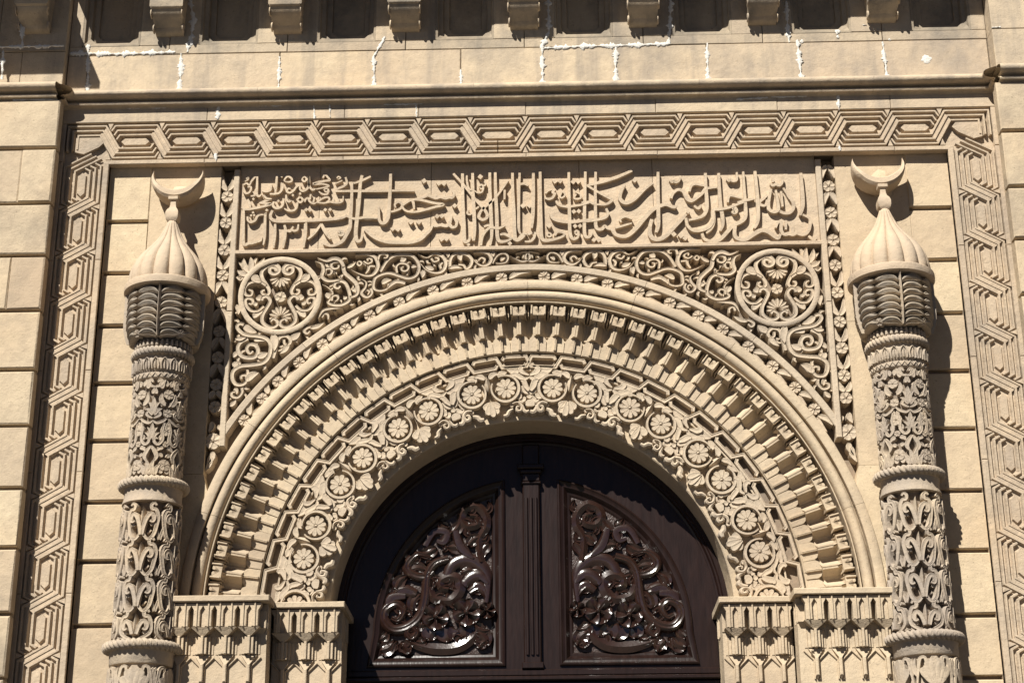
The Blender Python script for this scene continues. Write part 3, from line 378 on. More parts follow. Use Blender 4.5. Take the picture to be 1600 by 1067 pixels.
m = MB(); m.box(2.80, 4.4, -.16, -.1, 3.62, 3.70, .01); obj('ledge', m, MS_FRZ, fr, False)
for pts, wd, y in [q for q in MORTAR if q[2] < 50]:                       # smeared white pointing
    m = MB(); p = pts_of(pts); q = []
    for a, b in zip(p[:-1], p[1:]):
        n = max(2, int(math.dist(a, b) / .007)); q += [(a[0] + (b[0] - a[0]) * i / n, a[1] + (b[1] - a[1]) * i / n) for i in range(n)]
    q.append(p[-1]); L_, R_ = [], []
    hv = abs(p[-1][0] - p[0][0]) > abs(p[-1][1] - p[0][1])
    rows = []; f1, f2, f3 = rnd.uniform(0, 6), rnd.uniform(0, 6), rnd.uniform(14, 40)
    for i, (x, z) in enumerate(q):
        lf = .75 + .35 * sin(i * .31 + f1) + .25 * sin(i * .83 + f2)
        e = .55 + .45 * min(1, min(i, len(q) - 1 - i) / 4); a, b = (wd / 2000 * .95 * e * max(.12, lf) * rnd.uniform(.4, 1.4) for _ in range(2))
        d = lambda s: (x, z + s) if hv else (x + s, z)
        rows.append([(d(s)[0], y / 1000 - hh, d(s)[1]) for s, hh in ((-a, -.002), (-a * .8, .0035), (0, .005), (b * .8, .0035), (b, -.002))])
    m.grid(rows); obj('mortar_smear', m, M_MORT, fr, ang=70)
for x, z, r in ((2.33, 3.205, .03), (1.83, 3.40, .016), (1.83, 3.365, .010), (1.62, 3.338, .012), (2.13, 3.338, .008)):
    m = MB(); n = 18; ring = [(x + r * rnd.uniform(.6, 1.2) * cos(2 * pi * k / n), -.001, z + r * rnd.uniform(.7, 1.3) * sin(2 * pi * k / n)) for k in range(n)]
    m.v = ring + [(x, -.007, z)]; m.f = [(i, (i + 1) % n, n) for i in range(n)]; obj('mortar_smear', m, M_MORT, fr, ang=80)

# ------------------------------------------------------------------ cornice with brackets
co = thing('cornice', 'deep overhanging stone cornice on curled brackets, dark underneath, at the top', 'cornice', (0, -.1, 3.86))
m = MB(); m.box(-2.74, 2.74, -.34, .1, 3.865, 4.05, .01); obj('cornice_slab', m, MS_FRZ, co, False)
m = MB(); m.box(-4.4, -2.79, -.60, .1, 3.775, 3.82, .01); obj('pier_cornice_slab', m, MS_FRZ, co, False)
BP = [(.02, 3.452), (-.018, 3.454), (-.040, 3.468), (-.046, 3.482), (-.052, 3.486), (-.100, 3.516), (-.130, 3.544), (-.136, 3.560), (-.148, 3.564), (-.152, 3.570), (-.152, 3.655), (-.175, 3.66), (-.178, 3.70), (-.225, 3.72), (-.228, ZT + .003), (.02, ZT + .003)]
def bracket(c, name='bracket', off=0.):
    m = MB(); n = len(BP)
    ws = [.082 if z < 3.51 else (.088 if z < 3.567 else .098) for y, z in BP]
    a = [(c - w_, y + off, z) for (y, z), w_ in zip(BP, ws)]; b = [(c + w_, y + off, z) for (y, z), w_ in zip(BP, ws)]
    m.add(a + b, [(i, (i + 1) % n, n + (i + 1) % n, n + i) for i in range(n)] + [tuple(range(n)), tuple(range(2 * n - 1, n - 1, -1))])
    o = obj('bracket', m, MS_FRZ2, co, True)
    for s in (-1, 1):                           # the small curls seen at the bracket's flanks
        mm = MB(); stroke(mm, [(-.036, 3.458), (-.058, 3.462), (-.066, 3.478), (-.054, 3.492), (-.04, 3.486)], .02, .010, ROUND, lambda u, v, h: (c + s * (.082 + h), u + off, v), sm=3)
        stroke(mm, [(-.10, 3.522), (-.126, 3.53), (-.128, 3.55), (-.112, 3.556)], .02, .008, ROUND, lambda u, v, h: (c + s * (.088 + h), u + off, v), sm=3)
        obj('bracket_curl', mm, MS_FRZ, o)
for c in BX: bracket(c)
bracket(-2.88, off=-.06)

# ------------------------------------------------------------------ fretwork border
ff = thing('fretwork_border', 'broad stone border of interlaced three-strand fretwork framing the whole portal', 'border', (0, .05, -1.3))
YB = .034; YBS = .020
for sx in (-1, 1):
    m = MB(); m.box(min(sx * 2.4, sx * 2.694), max(sx * 2.4, sx * 2.694), YBS, .62, GZ, 2.64); obj('border_ground', m, MS_FRET, ff, False)
    cuts = [2.64, 2.02, 1.36, .78, .12, -.5, -1.3, GZ]
    for a, b in zip(cuts[:-1], cuts[1:]):
        for x0, x1 in ((2.4, 2.432), (2.668, 2.694)):
            m = MB(); q = sorted((sx * x0, sx * x1)); m.box(*q, rnd.uniform(-.001, .001), .05, b + .001, a - .001, .003); obj('border_stone', m, MS_FRET, ff, False)
m = MB(); m.box(-2.694, 2.694, YB + .0005, .62, 2.6405, 2.99); obj('border_ground', m, MS_FRET, ff, False)
cuts = [-2.694, -1.85, -1.05, -.62, .0, .75, 1.45, 2.1, 2.694]
for a, b in zip(cuts[:-1], cuts[1:]):
    m = MB(); m.box(a + .001, b - .001, rnd.uniform(-.001, .001), .05, 2.887, 2.985, .003); obj('border_stone', m, MS_FRZ, ff, False)
    a2, b2 = max(a, -2.432), min(b, 2.432)
    m = MB(); m.box(a2 + .001, b2 - .001, rnd.uniform(-.001, .001), .05, 2.616, 2.642, .003); obj('border_stone', m, MS_FRET, ff, False)
for sx in (-1, 1):
    m = MB(); q = sorted((sx * 2.668, sx * 2.694)); m.box(*q, 0, .05, 2.642, 2.886, .003); obj('border_stone', m, MS_FRET, ff, False)
HF, PP, QQ, DD = .116, .030, .0150, .084
Tk = lambda k: HF - .013 - PP * k
def isect(p, q, a, b):
    d1 = (q[0] - p[0], q[1] - p[1]); d2 = (b[0] - a[0], b[1] - a[1]); den = d1[0] * d2[1] - d1[1] * d2[0]
    t = ((a[0] - p[0]) * d2[1] - (a[1] - p[1]) * d2[0]) / den
    return (p[0] + d1[0] * t, p[1] + d1[1] * t)
def a_pts(S, k):      # strand k of the crossing ribbon: top corner, bottom corner
    return (S - DD / 2 + (1 - k) * QQ, Tk(k)), (S + DD / 2 + (1 - k) * QQ, -Tk(2 - k))
def b_pts(S, k):      # the ribbon that passes under: bottom corner, top corner (k counted at the bottom)
    return (S - DD / 2 + (1 - k) * QQ, -Tk(k)), (S + DD / 2 + (1 - k) * QQ, Tk(2 - k))
def aline(S, side):   # edge of the crossing ribbon
    k = 2 if side < 0 else 0; d = side * .016
    a, b = a_pts(S, k); return (a[0] + d, a[1]), (b[0] + d, b[1])
def stub_start(S, k): # top strand k just right of crossing S: comes out from under it
    b, t = b_pts(S, 2 - k); e = isect(b, t, *aline(S, 1))
    return [e, t] if e[1] < t[1] - .004 else [(max(e[0], t[0]), t[1])]
def stub_end(S, k):   # bottom strand k (0 = lowest) reaching crossing S from the left
    b, t = b_pts(S, k); e = isect(b, t, *aline(S, -1))
    return [b, e] if e[1] > b[1] + .004 else [(min(e[0], b[0]), b[1])]
def strands(paths, ch, jit=0):
    m = MB()
    for p in paths:
        if len(p) > 1: stroke(m, p, PP * .98, YB - .001, VEE, ch, sm=1)
    return m
def boss(c, hl, ch):
    m = MB(); e = .016
    o_ = [(c - hl, 0), (c - hl + .022, .026), (c + hl - .022, .026), (c + hl, 0), (c + hl - .022, -.026), (c - hl + .022, -.026)]
    i_ = [(c + (x - c) * .93, t * .78) for x, t in o_]
    vs = [ch(x, t, 0) for x, t in o_] + [ch(x, t, YB - .006) for x, t in i_]
    m.add(vs, [(k, (k + 1) % 6, 6 + (k + 1) % 6, 6 + k) for k in range(6)] + [tuple(range(6, 12))])
    return m
def wedges(S, ch):
    for sg in (1, -1):
        m = MB(); e = .012
        a = [(S - DD / 2 + QQ + e, sg * HF), (S + DD / 2 - QQ - e, sg * HF), (S, sg * (HF - (DD / 2 - QQ) * 1.45))]
        if sg < 0: a = [a[0], a[2], a[1]]
        m.add([ch(x, t, YB - .002) for x, t in a] + [ch(x, t, 0) for x, t in a], [(0, 1, 2), (0, 3, 4, 1), (1, 4, 5, 2), (2, 5, 3, 0)])
        obj('fret_wedge', m, MS_FRET, ff, False)
    m = MB(); (ax, at), (bx_, bt) = a_pts(S, 0); (cx, ct), (dx, dt) = a_pts(S, 2)
    q = [(ax + .008, at), (bx_ + .008, bt), (dx - .008, dt), (cx - .008, ct)]
    m.add([ch(x, t, YB * .74) for x, t in q] + [ch(x, t, 0) for x, t in q], [(0, 1, 2, 3)] + [(k, 4 + k, 4 + (k + 1) % 4, (k + 1) % 4) for k in range(4)])
    obj('fret_crossing', m, MS_FRET, ff, False)
def fret_run(D, ch, first=None, last_open=True):
    """D: positions of the crossings along the band"""
    n = len(D)
    for i in range(n - 1):
        ps = []
        for k in range(3):
            a, b = a_pts(D[i + 1], k)
            nxt = stub_end(D[i + 2], 2 - k) if i + 2 < n else [(D[i + 1] + .155, b[1])]
            ps.append(stub_start(D[i], k) + [a, b] + nxt)
        obj('fret_strand', strands(ps, ch), MS_FRET, ff, False)
        obj('fret_boss', boss((D[i] + D[i + 1]) / 2, (D[i + 1] - D[i]) / 2 - .062, ch), MS_FRET, ff, False)
        wedges(D[i + 1], ch)
ZM = 2.7635
for sx in (-1, 1):
    # top band, half on each side of the crossing pair in the middle
    c0 = -.165
    base = .185
    D = [2.409 - .2983 * k for k in range(8)] if sx < 0 else [2.375 - .2975 * k for k in range(9)]
    Ds = sorted([sx * d for d in D]) if sx < 0 else sorted([-d for d in D])
    cht = (lambda s, t, h: (s, YB - h, ZM + t)) if sx < 0 else (lambda s, t, h: (-s, YB - h, ZM + t))
    fret_run(Ds, cht)
    # the corner: nested strands turning through the angle
    e = Ds[0]; ps = []
    for k in range(3):
        a, b = a_pts(e, k); x = -2.55 - Tk(k)
        ps.append([(x, -.055 + .004 * k), (x, a[1]), a, b] + stub_end(Ds[1], 2 - k))
    obj('fret_strand', strands(ps, cht), MS_FRET, ff, False)
    wedges(e, cht)
    m = MB(); o_ = [(-2.605, .03), (-2.605, -.062), (-2.555, -.075), (-2.47, -.032), (-2.437, .002), (-2.46, .03)]
    m.add([cht(x, t, YB - .006) for x, t in o_] + [cht(x, t, 0) for x, t in o_], [tuple(range(6))] + [(k, (k + 1) % 6, 6 + (k + 1) % 6, 6 + k) for k in range(6)])
    obj('fret_boss', m, MS_FRET, ff, False)
    # side band, travelling downwards, cut shallower
    YB = YBS
    chs = (lambda s, t, h, sx=sx: (sx * (2.55 - t), YB - h, -s)) if sx > 0 else (lambda s, t, h: (-2.55 + t, YB - h, -s))
    Dv = [-2.635 + .2838 * k for k in range(14)]
    fret_run(Dv, chs)
    ps = []
    for k in range(3):
        a, b = a_pts(Dv[0], k); ps.append([(a[0] + .004, a[1]), b] + stub_end(Dv[1], 2 - k))
    obj('fret_strand', strands(ps, chs), MS_FRET, ff, False)
    YB = .034
# middle unit of the top band
ps = []
ch = lambda s, t, h: (s, YB - h, ZM + t)
DL, DR = -.3209, -.005
for k in range(3):
    a, b = stub_start(DL, k), [(-p[0], p[1]) for p in reversed(stub_start(-DR, k))]
    ps.append(a + b)
obj('fret_strand', strands(ps, ch), MS_FRET, ff, False)
obj('fret_boss', boss((DL + DR) / 2, .096, ch), MS_FRET, ff, False)

# ------------------------------------------------------------------ inscription panel
YI, YS = .088, .152
ip = thing('inscription_panel', 'long carved stone panel of raised Arabic calligraphy with the date 1318 at left', 'inscription', (0, .09, 2.07))
for a, b in ((-1.652, -1.19), (-1.188, -.55), (-.548, .30), (.302, .72), (.722, 1.652)):
    m = MB(); m.box(a, b, YI + rnd.uniform(-.001, .001), .3, 2.07, 2.64, .002); obj('panel_slab', m, MS_TEXT, ip, False)
for i, (pts, wd) in enumerate(LETTERS):
    m = MB(); p = pts_of(pts)
    tp = (.75, .55) if len(p) > 2 else (.9, .8)
    stroke(m, p, wd / 1000 * 1.28, YI - .060 + (i % 9) * .0004, FLATP, flat(YI + .001), sm=4, taper=tp)
    obj('letter', m, MS_TEXT, ip, ang=30)
for i, (x, z, s) in enumerate(DOTS):
    m = MB(); x /= 1000; z /= 1000; s /= 1000; q = s * .66; a = rnd.uniform(-.2, .2)
    ring = [(x + q * cos(a + k * pi / 2), z + q * 1.05 * sin(a + k * pi / 2)) for k in range(4)]
    m.prism(ring, .0605 + .0003 * (i % 7), YI + .01); obj('letter_dot', m, MS_TEXT, ip, False)
m = MB(); m.box(-1.688, 1.688, .058, .2, 2.066, 2.091, .004); obj('fillet', m, MS_TEXT, ip, False)

# ------------------------------------------------------------------ spandrels
cob = R(0)
for sx, lab in ((-1, 'left spandrel panel of pierced scrollwork round a scrolled medallion, under the inscription'), (1, 'right spandrel panel of pierced scrollwork round a scrolled medallion, under the inscription')):
    sp = thing('spandrel_panel', lab, 'spandrel', (sx * 1.2, .1, 1.2), 'carved spandrels above the arch')
    C = flat(YS, -sx)          # data are traced for the left side
    m = MB(); rows = []
    for k in range(0, 46):
        a = R(90 + k * 2); c_, s_ = cos(a), sin(a)
        t = min(1.80 / max(1e-6, -c_), (2.075 - ZC) / max(1e-6, s_)); t = max(t, 1.80)
        rows.append([(-sx * 1.78 * c_ , YS, ZC + 1.78 * s_), (-sx * t * c_, YS, ZC + t * s_)])
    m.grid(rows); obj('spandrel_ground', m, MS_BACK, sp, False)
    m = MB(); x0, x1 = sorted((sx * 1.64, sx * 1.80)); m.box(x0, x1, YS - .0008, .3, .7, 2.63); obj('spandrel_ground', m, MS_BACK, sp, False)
    for z0, z1 in ((1.72, 2.60), (.93, 1.718)):
        m = MB(); x0, x1 = sorted((sx * 1.652, sx * 1.684)); m.box(x0, x1, .0575, .2, z0, z1, .004); obj('fillet', m, MS_CARV, sp, False)
    for a0, a1 in ((30.5, 50), (50.06, 70), (70.06, 90)):
        m = MB(); arc_sweep(m, [(1.914, .14), (1.914, .066), (1.918, .062), (1.949, .062), (1.953, .066), (1.953, .14)], 90 + sx * (a0 - 90) * -1 if sx < 0 else a0, 180 - a1 if sx < 0 else a1, 16) if False else arc_sweep(m, [(1.914, .14), (1.914, .066), (1.918, .062), (1.949, .062), (1.953, .066), (1.953, .14)], (180 - a0) if sx < 0 else a0, (180 - a1) if sx < 0 else a1, 16)
        obj('arch_fillet', m, MS_CARV, sp)
    Hs = YS - .066
    mx, mz = MEDALLION[0][0] / 1000, MEDALLION[0][1] / 1000
    m = MB(); stroke(m, [(mx + .221 * cos(2 * pi * k / 40), mz + .221 * sin(2 * pi * k / 40)) for k in range(40)], .029, Hs * .985, [(-1, 0), (-1, .96), (-.6, 1), (.6, 1), (1, .96), (1, 0)], C, sm=1, closed=True); ring_o = obj('medallion_ring', m, MS_CARV, sp)
    for i, (pts, wd, kd) in enumerate(SCROLLS):
        P = pts_of(pts); W = wd / 1000; hh = Hs * (.86 + .1 * ((i * 7) % 5) / 4)
        for mir in ((0, 1) if kd.startswith('m') else (0,)):
            Q = [(2 * mx - x, z) for x, z in P] if mir else P
            m = MB()
            if 'L' in kd:
                leaf(m, Q[0], Q[-1], W * 1.4, hh, C, bend=(.1 if (i % 2) else -.1) * (-1 if mir else 1)); nm = 'leaf'
            else:
                stroke(m, Q, W * 1.24, hh, GOUGE, C, sm=4, taper=((.2, .2) if kd == 'tt' else ((.25, .8) if kd == 't' else (.9, .7)))); nm = 'scroll'
            obj(nm, m, MS_CARV, ring_o if kd.startswith('m') else sp)
            if nm == 'scroll' and not kd.startswith('m') and len(Q) >= 5:
                for q in range(1, len(Q) - 1, 2):
                    dx, dz = Q[q + 1][0] - Q[q - 1][0], Q[q + 1][1] - Q[q - 1][1]; l_ = math.hypot(dx, dz) or 1; dx /= l_; dz /= l_
                    e1, e2 = (Q[q][0] - Q[q - 1][0], Q[q][1] - Q[q - 1][1]), (Q[q + 1][0] - Q[q][0], Q[q + 1][1] - Q[q][1])
                    sd_ = -1 if e1[0] * e2[1] - e1[1] * e2[0] > 0 else 1          # outer side of the curve
                    L_ = min(.034, W * 1.9)
                    m = MB(); leaf(m, (Q[q][0] - sd_ * dz * W * .45, Q[q][1] + sd_ * dx * W * .45), (Q[q][0] + dx * L_ * .75 - sd_ * dz * L_, Q[q][1] + dz * L_ * .75 + sd_ * dx * L_), W * .95, hh * .9, C, bend=.25 * sd_)
                    obj('leaf', m, MS_CARV, sp)
    for (bx, bz), n, a0, a1, l in ((MEDALLION[1], 7, 195, 345, .060), (MEDALLION[2], 9, -10, 190, .062)):
        for k in range(n):
            a = R(a0 + (a1 - a0) * k / (n - 1)); m = MB(); q = l * (1 if a1 < 200 else 1)
            petal(m, (bx / 1000 + .008 * cos(a), bz / 1000 + .008 * sin(a)), (bx / 1000 + q * cos(a), bz / 1000 + q * sin(a)), .019, Hs * .85, C)
            obj('fan_petal', m, MS_CARV, ring_o)
    m = MB(); flower(m, (mx, mz), 4, .03, Hs * .7, C, rot=.4); obj('flower', m, MS_CARV, ring_o)
    # flower strip beside the panel
    FZ = [2.435, 2.27, 2.10, 1.945, 1.78, 1.605, 1.45, 1.29, 1.16, .965]
    for i, z in enumerate(FZ):
        xx = -1.721; r_ = .034 if i < 9 else .045
        m = MB(); flower(m, (xx, z), 5 + (i % 2), r_, Hs * .96, C, rot=rnd.uniform(0, 1)); obj('flower', m, MS_CARV, sp)
        if i < 9:
            zt = FZ[i - 1] - .036 if i else 2.57
            for s in (-1, 1):
                m = MB()
                if (i < 4) == (sx > 0): leaf(m, (xx + s * .004, zt - .004), (xx + s * .034, z + .046), .036, Hs * .97, C, bend=s * .1)
                else: leaf(m, (xx + s * .004, z + .036), (xx + s * .030, zt), .036, Hs * .97, C, bend=-s * .15)
                obj('leaf', m, MS_CARV, sp)
    for a, b in (((-1.735, .885), (-1.756, .80)), ((-1.72, .91), (-1.742, .84)), ((-1.70, 1.06), (-1.68, 1.02)), ((-1.735, 1.08), (-1.75, 1.02))):
        m = MB(); leaf(m, a, b, .035, Hs * .8, C); obj('leaf', m, MS_CARV, sp)
    # flowers along the arch
    AL = [145.8, 141.1, 137.2, 132.4, 127.4, 122.7, 118, 112.5, 106.4, 100.4, 94.5] if sx < 0 else [87.2, 81.6, 76.3, 70.8, 65.2, 59.9, 55.2, 50, 44.8, 39.6, 34.8]
    AN = AL + ([87.2] if sx < 0 else [29])
    for i, a in enumerate(AL):
        ch_ = polar(YS, 1.882, a, ZC)
        m = MB(); flower(m, (0, 0), 7 if i % 3 else 8, .0325, Hs * .98, ch_, rot=rnd.uniform(0, 1)); obj('flower', m, MS_CARV, sp)
        g = (a - AN[i + 1]) * pi / 180 * 1.882
        m = MB(); leaf(m, (.042, -.008), (.036 + (g - .07) * .78, .027), .036, Hs * .96, ch_, bend=.12); obj('leaf', m, MS_CARV, sp)
        m = MB(); leaf(m, (.046, -.016), (.044 + (g - .07) * .84, -.019), .025, Hs * .92, ch_, bend=-.06); obj('leaf', m, MS_CARV, sp)
        m = MB(); stroke(m, [(.02, -.004), (.05, -.010), (g * .55, -.012)], .007, Hs * .5, ROUND, ch_, sm=3); obj('stem', m, MS_CARV, sp)

# ------------------------------------------------------------------ arch mouldings
ar = thing('arch_moulding', 'thick rounded stone roll moulding curving over the whole arch', 'arch', (0, .1, .03))
prof = [(1.85, .19), (1.85, .050), (1.846, .046), (1.803, .042), (1.798, .046), (1.797, .092), (1.790, .092)]
prof += [(1.7625 + .0275 * cos(R(a)), .078 - .036 * sin(R(a))) for a in range(0, 181, 18)]
prof += [(1.733, .094), (1.727, .094), (1.726, .060), (1.724, .057), (1.719, .058), (1.718, .2)]
cuts = [0, 17, 34, 52, 71, 90, 108, 127, 146, 163, 180]
for a, b in zip(cuts[:-1], cuts[1:]):
    m = MB(); arc_sweep(m, prof, a + .03, b - .03, 14); obj('arch_stone', m, MS_ARCH, ar, ang=45)

mq = thing('muqarnas_band', 'curved band of stepped muqarnas niches inside the roll moulding of the arch', 'arch band', (0, .1, .03))
m = MB(); arc_sweep(m, [(1.716, .178), (1.53, .172), (1.53, .150), (1.456, .144), (1.452, .148), (1.452, .21)], 0, 180, 90); obj('band_ground', m, MS_ARCH, mq)
# one niche unit, built at the crown (x across, z = radius): fluted block, prow, corbel, rib, plate
m_block = MB()
n8 = lambda cx, cz, r, a0, a1, n: [(cx + r * cos(R(a0 + (a1 - a0) * i / n)), cz + r * sin(R(a0 + (a1 - a0) * i / n))) for i in range(n + 1)]
left = [(-.041, 1.648), (-.043, 1.668), (-.041, 1.690), (-.040, 1.705), (-.032, 1.706), (-.030, 1.697), (-.020, 1.699)]
knob = n8(-.0125, 1.692, .0080, 100, -110, 6)
half = left + knob + [(-.016, 1.682), (-.008, 1.676), (0, 1.662)]
out = half + [(-x, z) for x, z in reversed(half[:-1])]
n = len(out); h_ = len(half)
f_ = [(x, .070, z) for x, z in out] + [(0, .070, 1.655)]; b_ = [(x, .178, z) for x, z in out]
m_block.add(f_ + b_, [(i, i + 1, n) for i in range(n - 1)] + [(n - 1, 0, n)] + [(i, n + 1 + i, n + 1 + (i + 1) % n, (i + 1) % n) for i in range(n)])
m_flute = MB(); m_flute.box(-.0405, -.0315, .0625, .1, 1.651, 1.7045, .0025)
m_flute2 = MB(); m_flute2.box(.0305, .0395, .0625, .1, 1.651, 1.7045, .0025)
m_side = MB(); m_side.box(-.0035, .0035, .098, .178, 1.648, 1.708, .0015)
m_prow = MB(); hw = .0555
ys = [(-hw, .164), (-.041, .161), (-.021, .130), (-.0125, .110), (-.0110, .1005), (-.0025, .100), (-.0015, .104), (.0015, .104), (.0025, .100), (.0110, .1005), (.0125, .110), (.021, .130), (.041, .161), (hw, .164)]
m_prow.grid([[(x * .95, y, 1.546) for x, y in ys], [(x, y, 1.640) for x, y in ys], [(x * .95, y - .004, 1.652) for x, y in ys]])
m_prow.poly([(x * .95, y, 1.546) for x, y in ys] + [(hw * .95, .178, 1.546), (-hw * .95, .178, 1.546)])
m_corbel = MB()                                  # scalloped underside of the block
for s in (-1, 1):
    m_corbel.grid([[(s * x, .072, 1.6501) for x in (.003, .016, .030, .041)], [(s * x, y, z) for x, y, z in ((.003, .098, 1.626), (.016, .112, 1.640), (.030, .124, 1.644), (.046, .146, 1.634))]])
m_rib = MB(); rb = [(-.0075, .139), (-.0060, .127), (-.0012, .126), (0, .130), (.0012, .126), (.0060, .127), (.0075, .139)]
m_rib.grid([[(x, y, z) for x, y in rb] for z in (1.463, 1.548)]); m_rib.poly([(-.0060, .127, 1.463), (.0060, .127, 1.463), (0, .145, 1.450)])
m_plate = MB()
for s in (1,):
    pl_ = [(-.047, 1.457), (-.0485, 1.520), (-.040, 1.538), (-.026, 1.545), (.026, 1.545), (.040, 1.538), (.0485, 1.520), (.047, 1.457)]
    m_plate.prism(pl_, .1385, .165)
me_ = [('niche_block', mesh('niche_block', m_block, MS_ARCH, False)), ('niche_flute', mesh('niche_flute', m_flute, MS_ARCH, False)), ('niche_flute', mesh('niche_flute', m_flute2, MS_ARCH, False)), ('niche_prow', mesh('niche_prow', m_prow, MS_ARCH, False)), ('niche_corbel', mesh('niche_corbel', m_corbel, MS_ARCH, False)), ('niche_rib', mesh('niche_rib', m_rib, MS_ARCH, False)), ('niche_plate', mesh('niche_plate', m_plate, MS_ARCH, False))]
me_s = mesh('niche_slip', m_side, MS_ARCH, False)
for k in range(46):
    a = 90 + 3.83 * (22.5 - k)
    o = obj('niche_slip', me_s, None, mq, loc=Vector((0, 0, ZC)) - Vector(mq.location)); o.rotation_euler = (0, R(90 - a - 1.915), 0)
    for nm, me in me_:
        o = obj(nm, me, None, mq, loc=Vector((0, rnd.uniform(-.002, .002), ZC + rnd.uniform(-.0012, .0012))) - Vector(mq.location)); o.rotation_euler = (0, R(90 - a + rnd.uniform(-.1, .1)), 0)

cb = thing('chain_band', 'narrow interlaced chain carved round the arch between niches and rosettes', 'arch band', (0, .15, .03))
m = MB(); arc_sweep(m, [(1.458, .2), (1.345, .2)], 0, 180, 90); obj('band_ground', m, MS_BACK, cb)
m = MB(); arc_sweep(m, [(1.353, .2), (1.352, .166), (1.361, .164), (1.362, .2)], 0, 180, 90); obj('chain_fillet', m, MS_CARV, cb, ang=50)
CR = 1.404
for side in (1, -1):
    for k in range(13):
        th = 90 + side * (6.65 * (k + .5))
        L_ = R(6.65) * CR
        ch0 = polar(.2, CR, th, ZC)
        ch_ = (lambda u, v, h, c=ch0: c(u, v, h)) if side > 0 else (lambda u, v, h, c=ch0: c(-u, v, h))
        m = MB(); stroke(m, [(-L_ / 2 + .016, .014), (-L_ / 2 + .027, .030), (L_ / 2 - .016, .030), (L_ / 2 + .012, -.030), (L_ * 1.5 - .027, -.030), (L_ * 1.5 - .015, -.012)], .0185, .050, CHAN, ch_, sm=1)
        obj('chain_link', m, MS_CARV, cb, False)

# ------------------------------------------------------------------ rosette arch
ra = thing('rosette_arch', 'innermost arch band crowded with ringed ten-petal rosettes, palmettes and tulip scrolls', 'arch band', (0, .16, .03))
YR, RR = .196, 1.250
RPET = [(-1, 0), (-1, .8), (-.7, 1), (0, .97), (.7, 1), (1, .8), (1, 0)]
cuts = [0, 22, 45, 69, 90, 111, 136, 158, 180]
for a, b in zip(cuts[:-1], cuts[1:]):
    m = MB(); arc_sweep(m, [(1.352, YR), (1.078, YR), (1.072, YR + .006), (1.068, .60)], a, b, 14); obj('intrados_stone', m, MS_ARCH, ra, ang=40)
HR = .058
sx_, sy_ = .000563, .000612
B = lambda x, y: ((x - 770) * sx_, (170 - y) * sy_)
chA = polar(YR, RR, 90, 0)
def unit(fn):
    m = MB(); fn(m); return m
inst = []
me_ros = []
for q in range(5):
    m_ros = MB(); flower(m_ros, (rnd.uniform(-.002, .002), rnd.uniform(-.002, .002)), 10 if q != 3 else 9, rnd.uniform(.054, .0595), HR * rnd.uniform(.9, .98), chA, rot=rnd.uniform(0, .6), inner=.2, prof=RPET, width=.031 + .003 * (q == 3))
    me_ros.append(mesh('rosette', m_ros, MS_CARV))
m_ring = MB(); stroke(m_ring, [(.0765 * cos(R(a)), .0765 * sin(R(a))) for a in range(150, 150 + 331, 12)], .0195, HR * .93, RPET, chA, sm=1, closed=False, taper=(.5, .5)); me_ring = mesh('rosette_ring', m_ring, MS_CARV)
m_ring2 = MB(); stroke(m_ring2, [(-.0765 * cos(R(a)), .0765 * sin(R(a))) for a in range(150, 150 + 331, 12)], .0195, HR * .93, RPET, chA, sm=1, closed=False, taper=(.5, .5)); me_ring2 = mesh('rosette_ring', m_ring2, MS_CARV)
def mirrored(pts): return [(-x, y) for x, y in pts]
def both(specs):
    out = []
    for nm, kind, pts, wd, hh in specs:
        for mir in (0, 1):
            P = [B(*q) for q in pts]; P = mirrored(P) if mir else P
            m = MB()
            wd *= 1.28
            if kind == 'leaf': leaf(m, P[0], P[-1], wd, hh, chA, bend=(-.15 if mir else .15))
            elif kind == 'round': stroke(m, P, wd, hh, ROUND, chA, sm=4, taper=(.6, .7))
            else: stroke(m, P, wd, hh, GOUGE, chA, sm=4, taper=(.35, .6))
            out.append((nm, mesh(nm, m, MS_CARV)))
    return out
TUL = both([
    ('tulip_petal', 'g', [(690, 108), (718, 118), (738, 165), (764, 205)], .022, HR * .95),
    ('tulip_petal', 'g', [(700, 150), (730, 205), (765, 222)], .020, HR * .75),
    ('curl_leaf', 'g', [(768, 72), (715, 92), (660, 60), (620, 42), (590, 70)], .022, HR * .88),
    ('curl_leaf', 'g', [(765, 55), (705, 28), (690, -5), (712, -22)], .020, HR * .92),
    ('curl_leaf', 'leaf', [(680, 8), (560, -18)], .026, HR * .80),
    ('ring_leaf', 'leaf', [(480, 62), (560, 14)], .028, HR * .80),
    ('small_bud', 'leaf', [(690, 270), (660, 215)], .030, HR * .8),
    ('small_bud', 'leaf', [(700, 265), (720, 300)], .028, HR * .7),
    ('small_bud', 'leaf', [(665, 165), (690, 245)], .018, HR * .7),
    ('scroll', 'round', [(585, 322), (640, 312), (682, 345), (672, 388), (632, 388), (632, 352), (655, 356)], .0185, HR * .92),
    ('scroll', 'round', [(690, 335), (705, 385), (735, 402), (762, 392)], .0225, HR * .90),
    ('scroll', 'round', [(590, 372), (545, 388), (520, 420), (478, 424)], .0240, HR * .90),
    ('small_bud', 'leaf', [(600, 345), (600, 300)], .022, HR * .7),
    ('scroll', 'round', [(660, 290), (690, 310), (720, 300)], .018, HR * .8),
])
mb = MB(); o_ = [B(x, y) for x, y in ((722, 345), (722, 310), (745, 292), (770, 286), (795, 292), (818, 310), (818, 345), (795, 352), (745, 352))]
mb.add([chA(x, y, HR * .88) for x, y in o_] + [chA(x, y, 0) for x, y in o_], [tuple(range(9))] + [(k, (k + 1) % 9, 9 + (k + 1) % 9, 9 + k) for k in range(9)])
TUL.append(('crown_bud', mesh('crown_bud', mb, MS_CARV, False)))
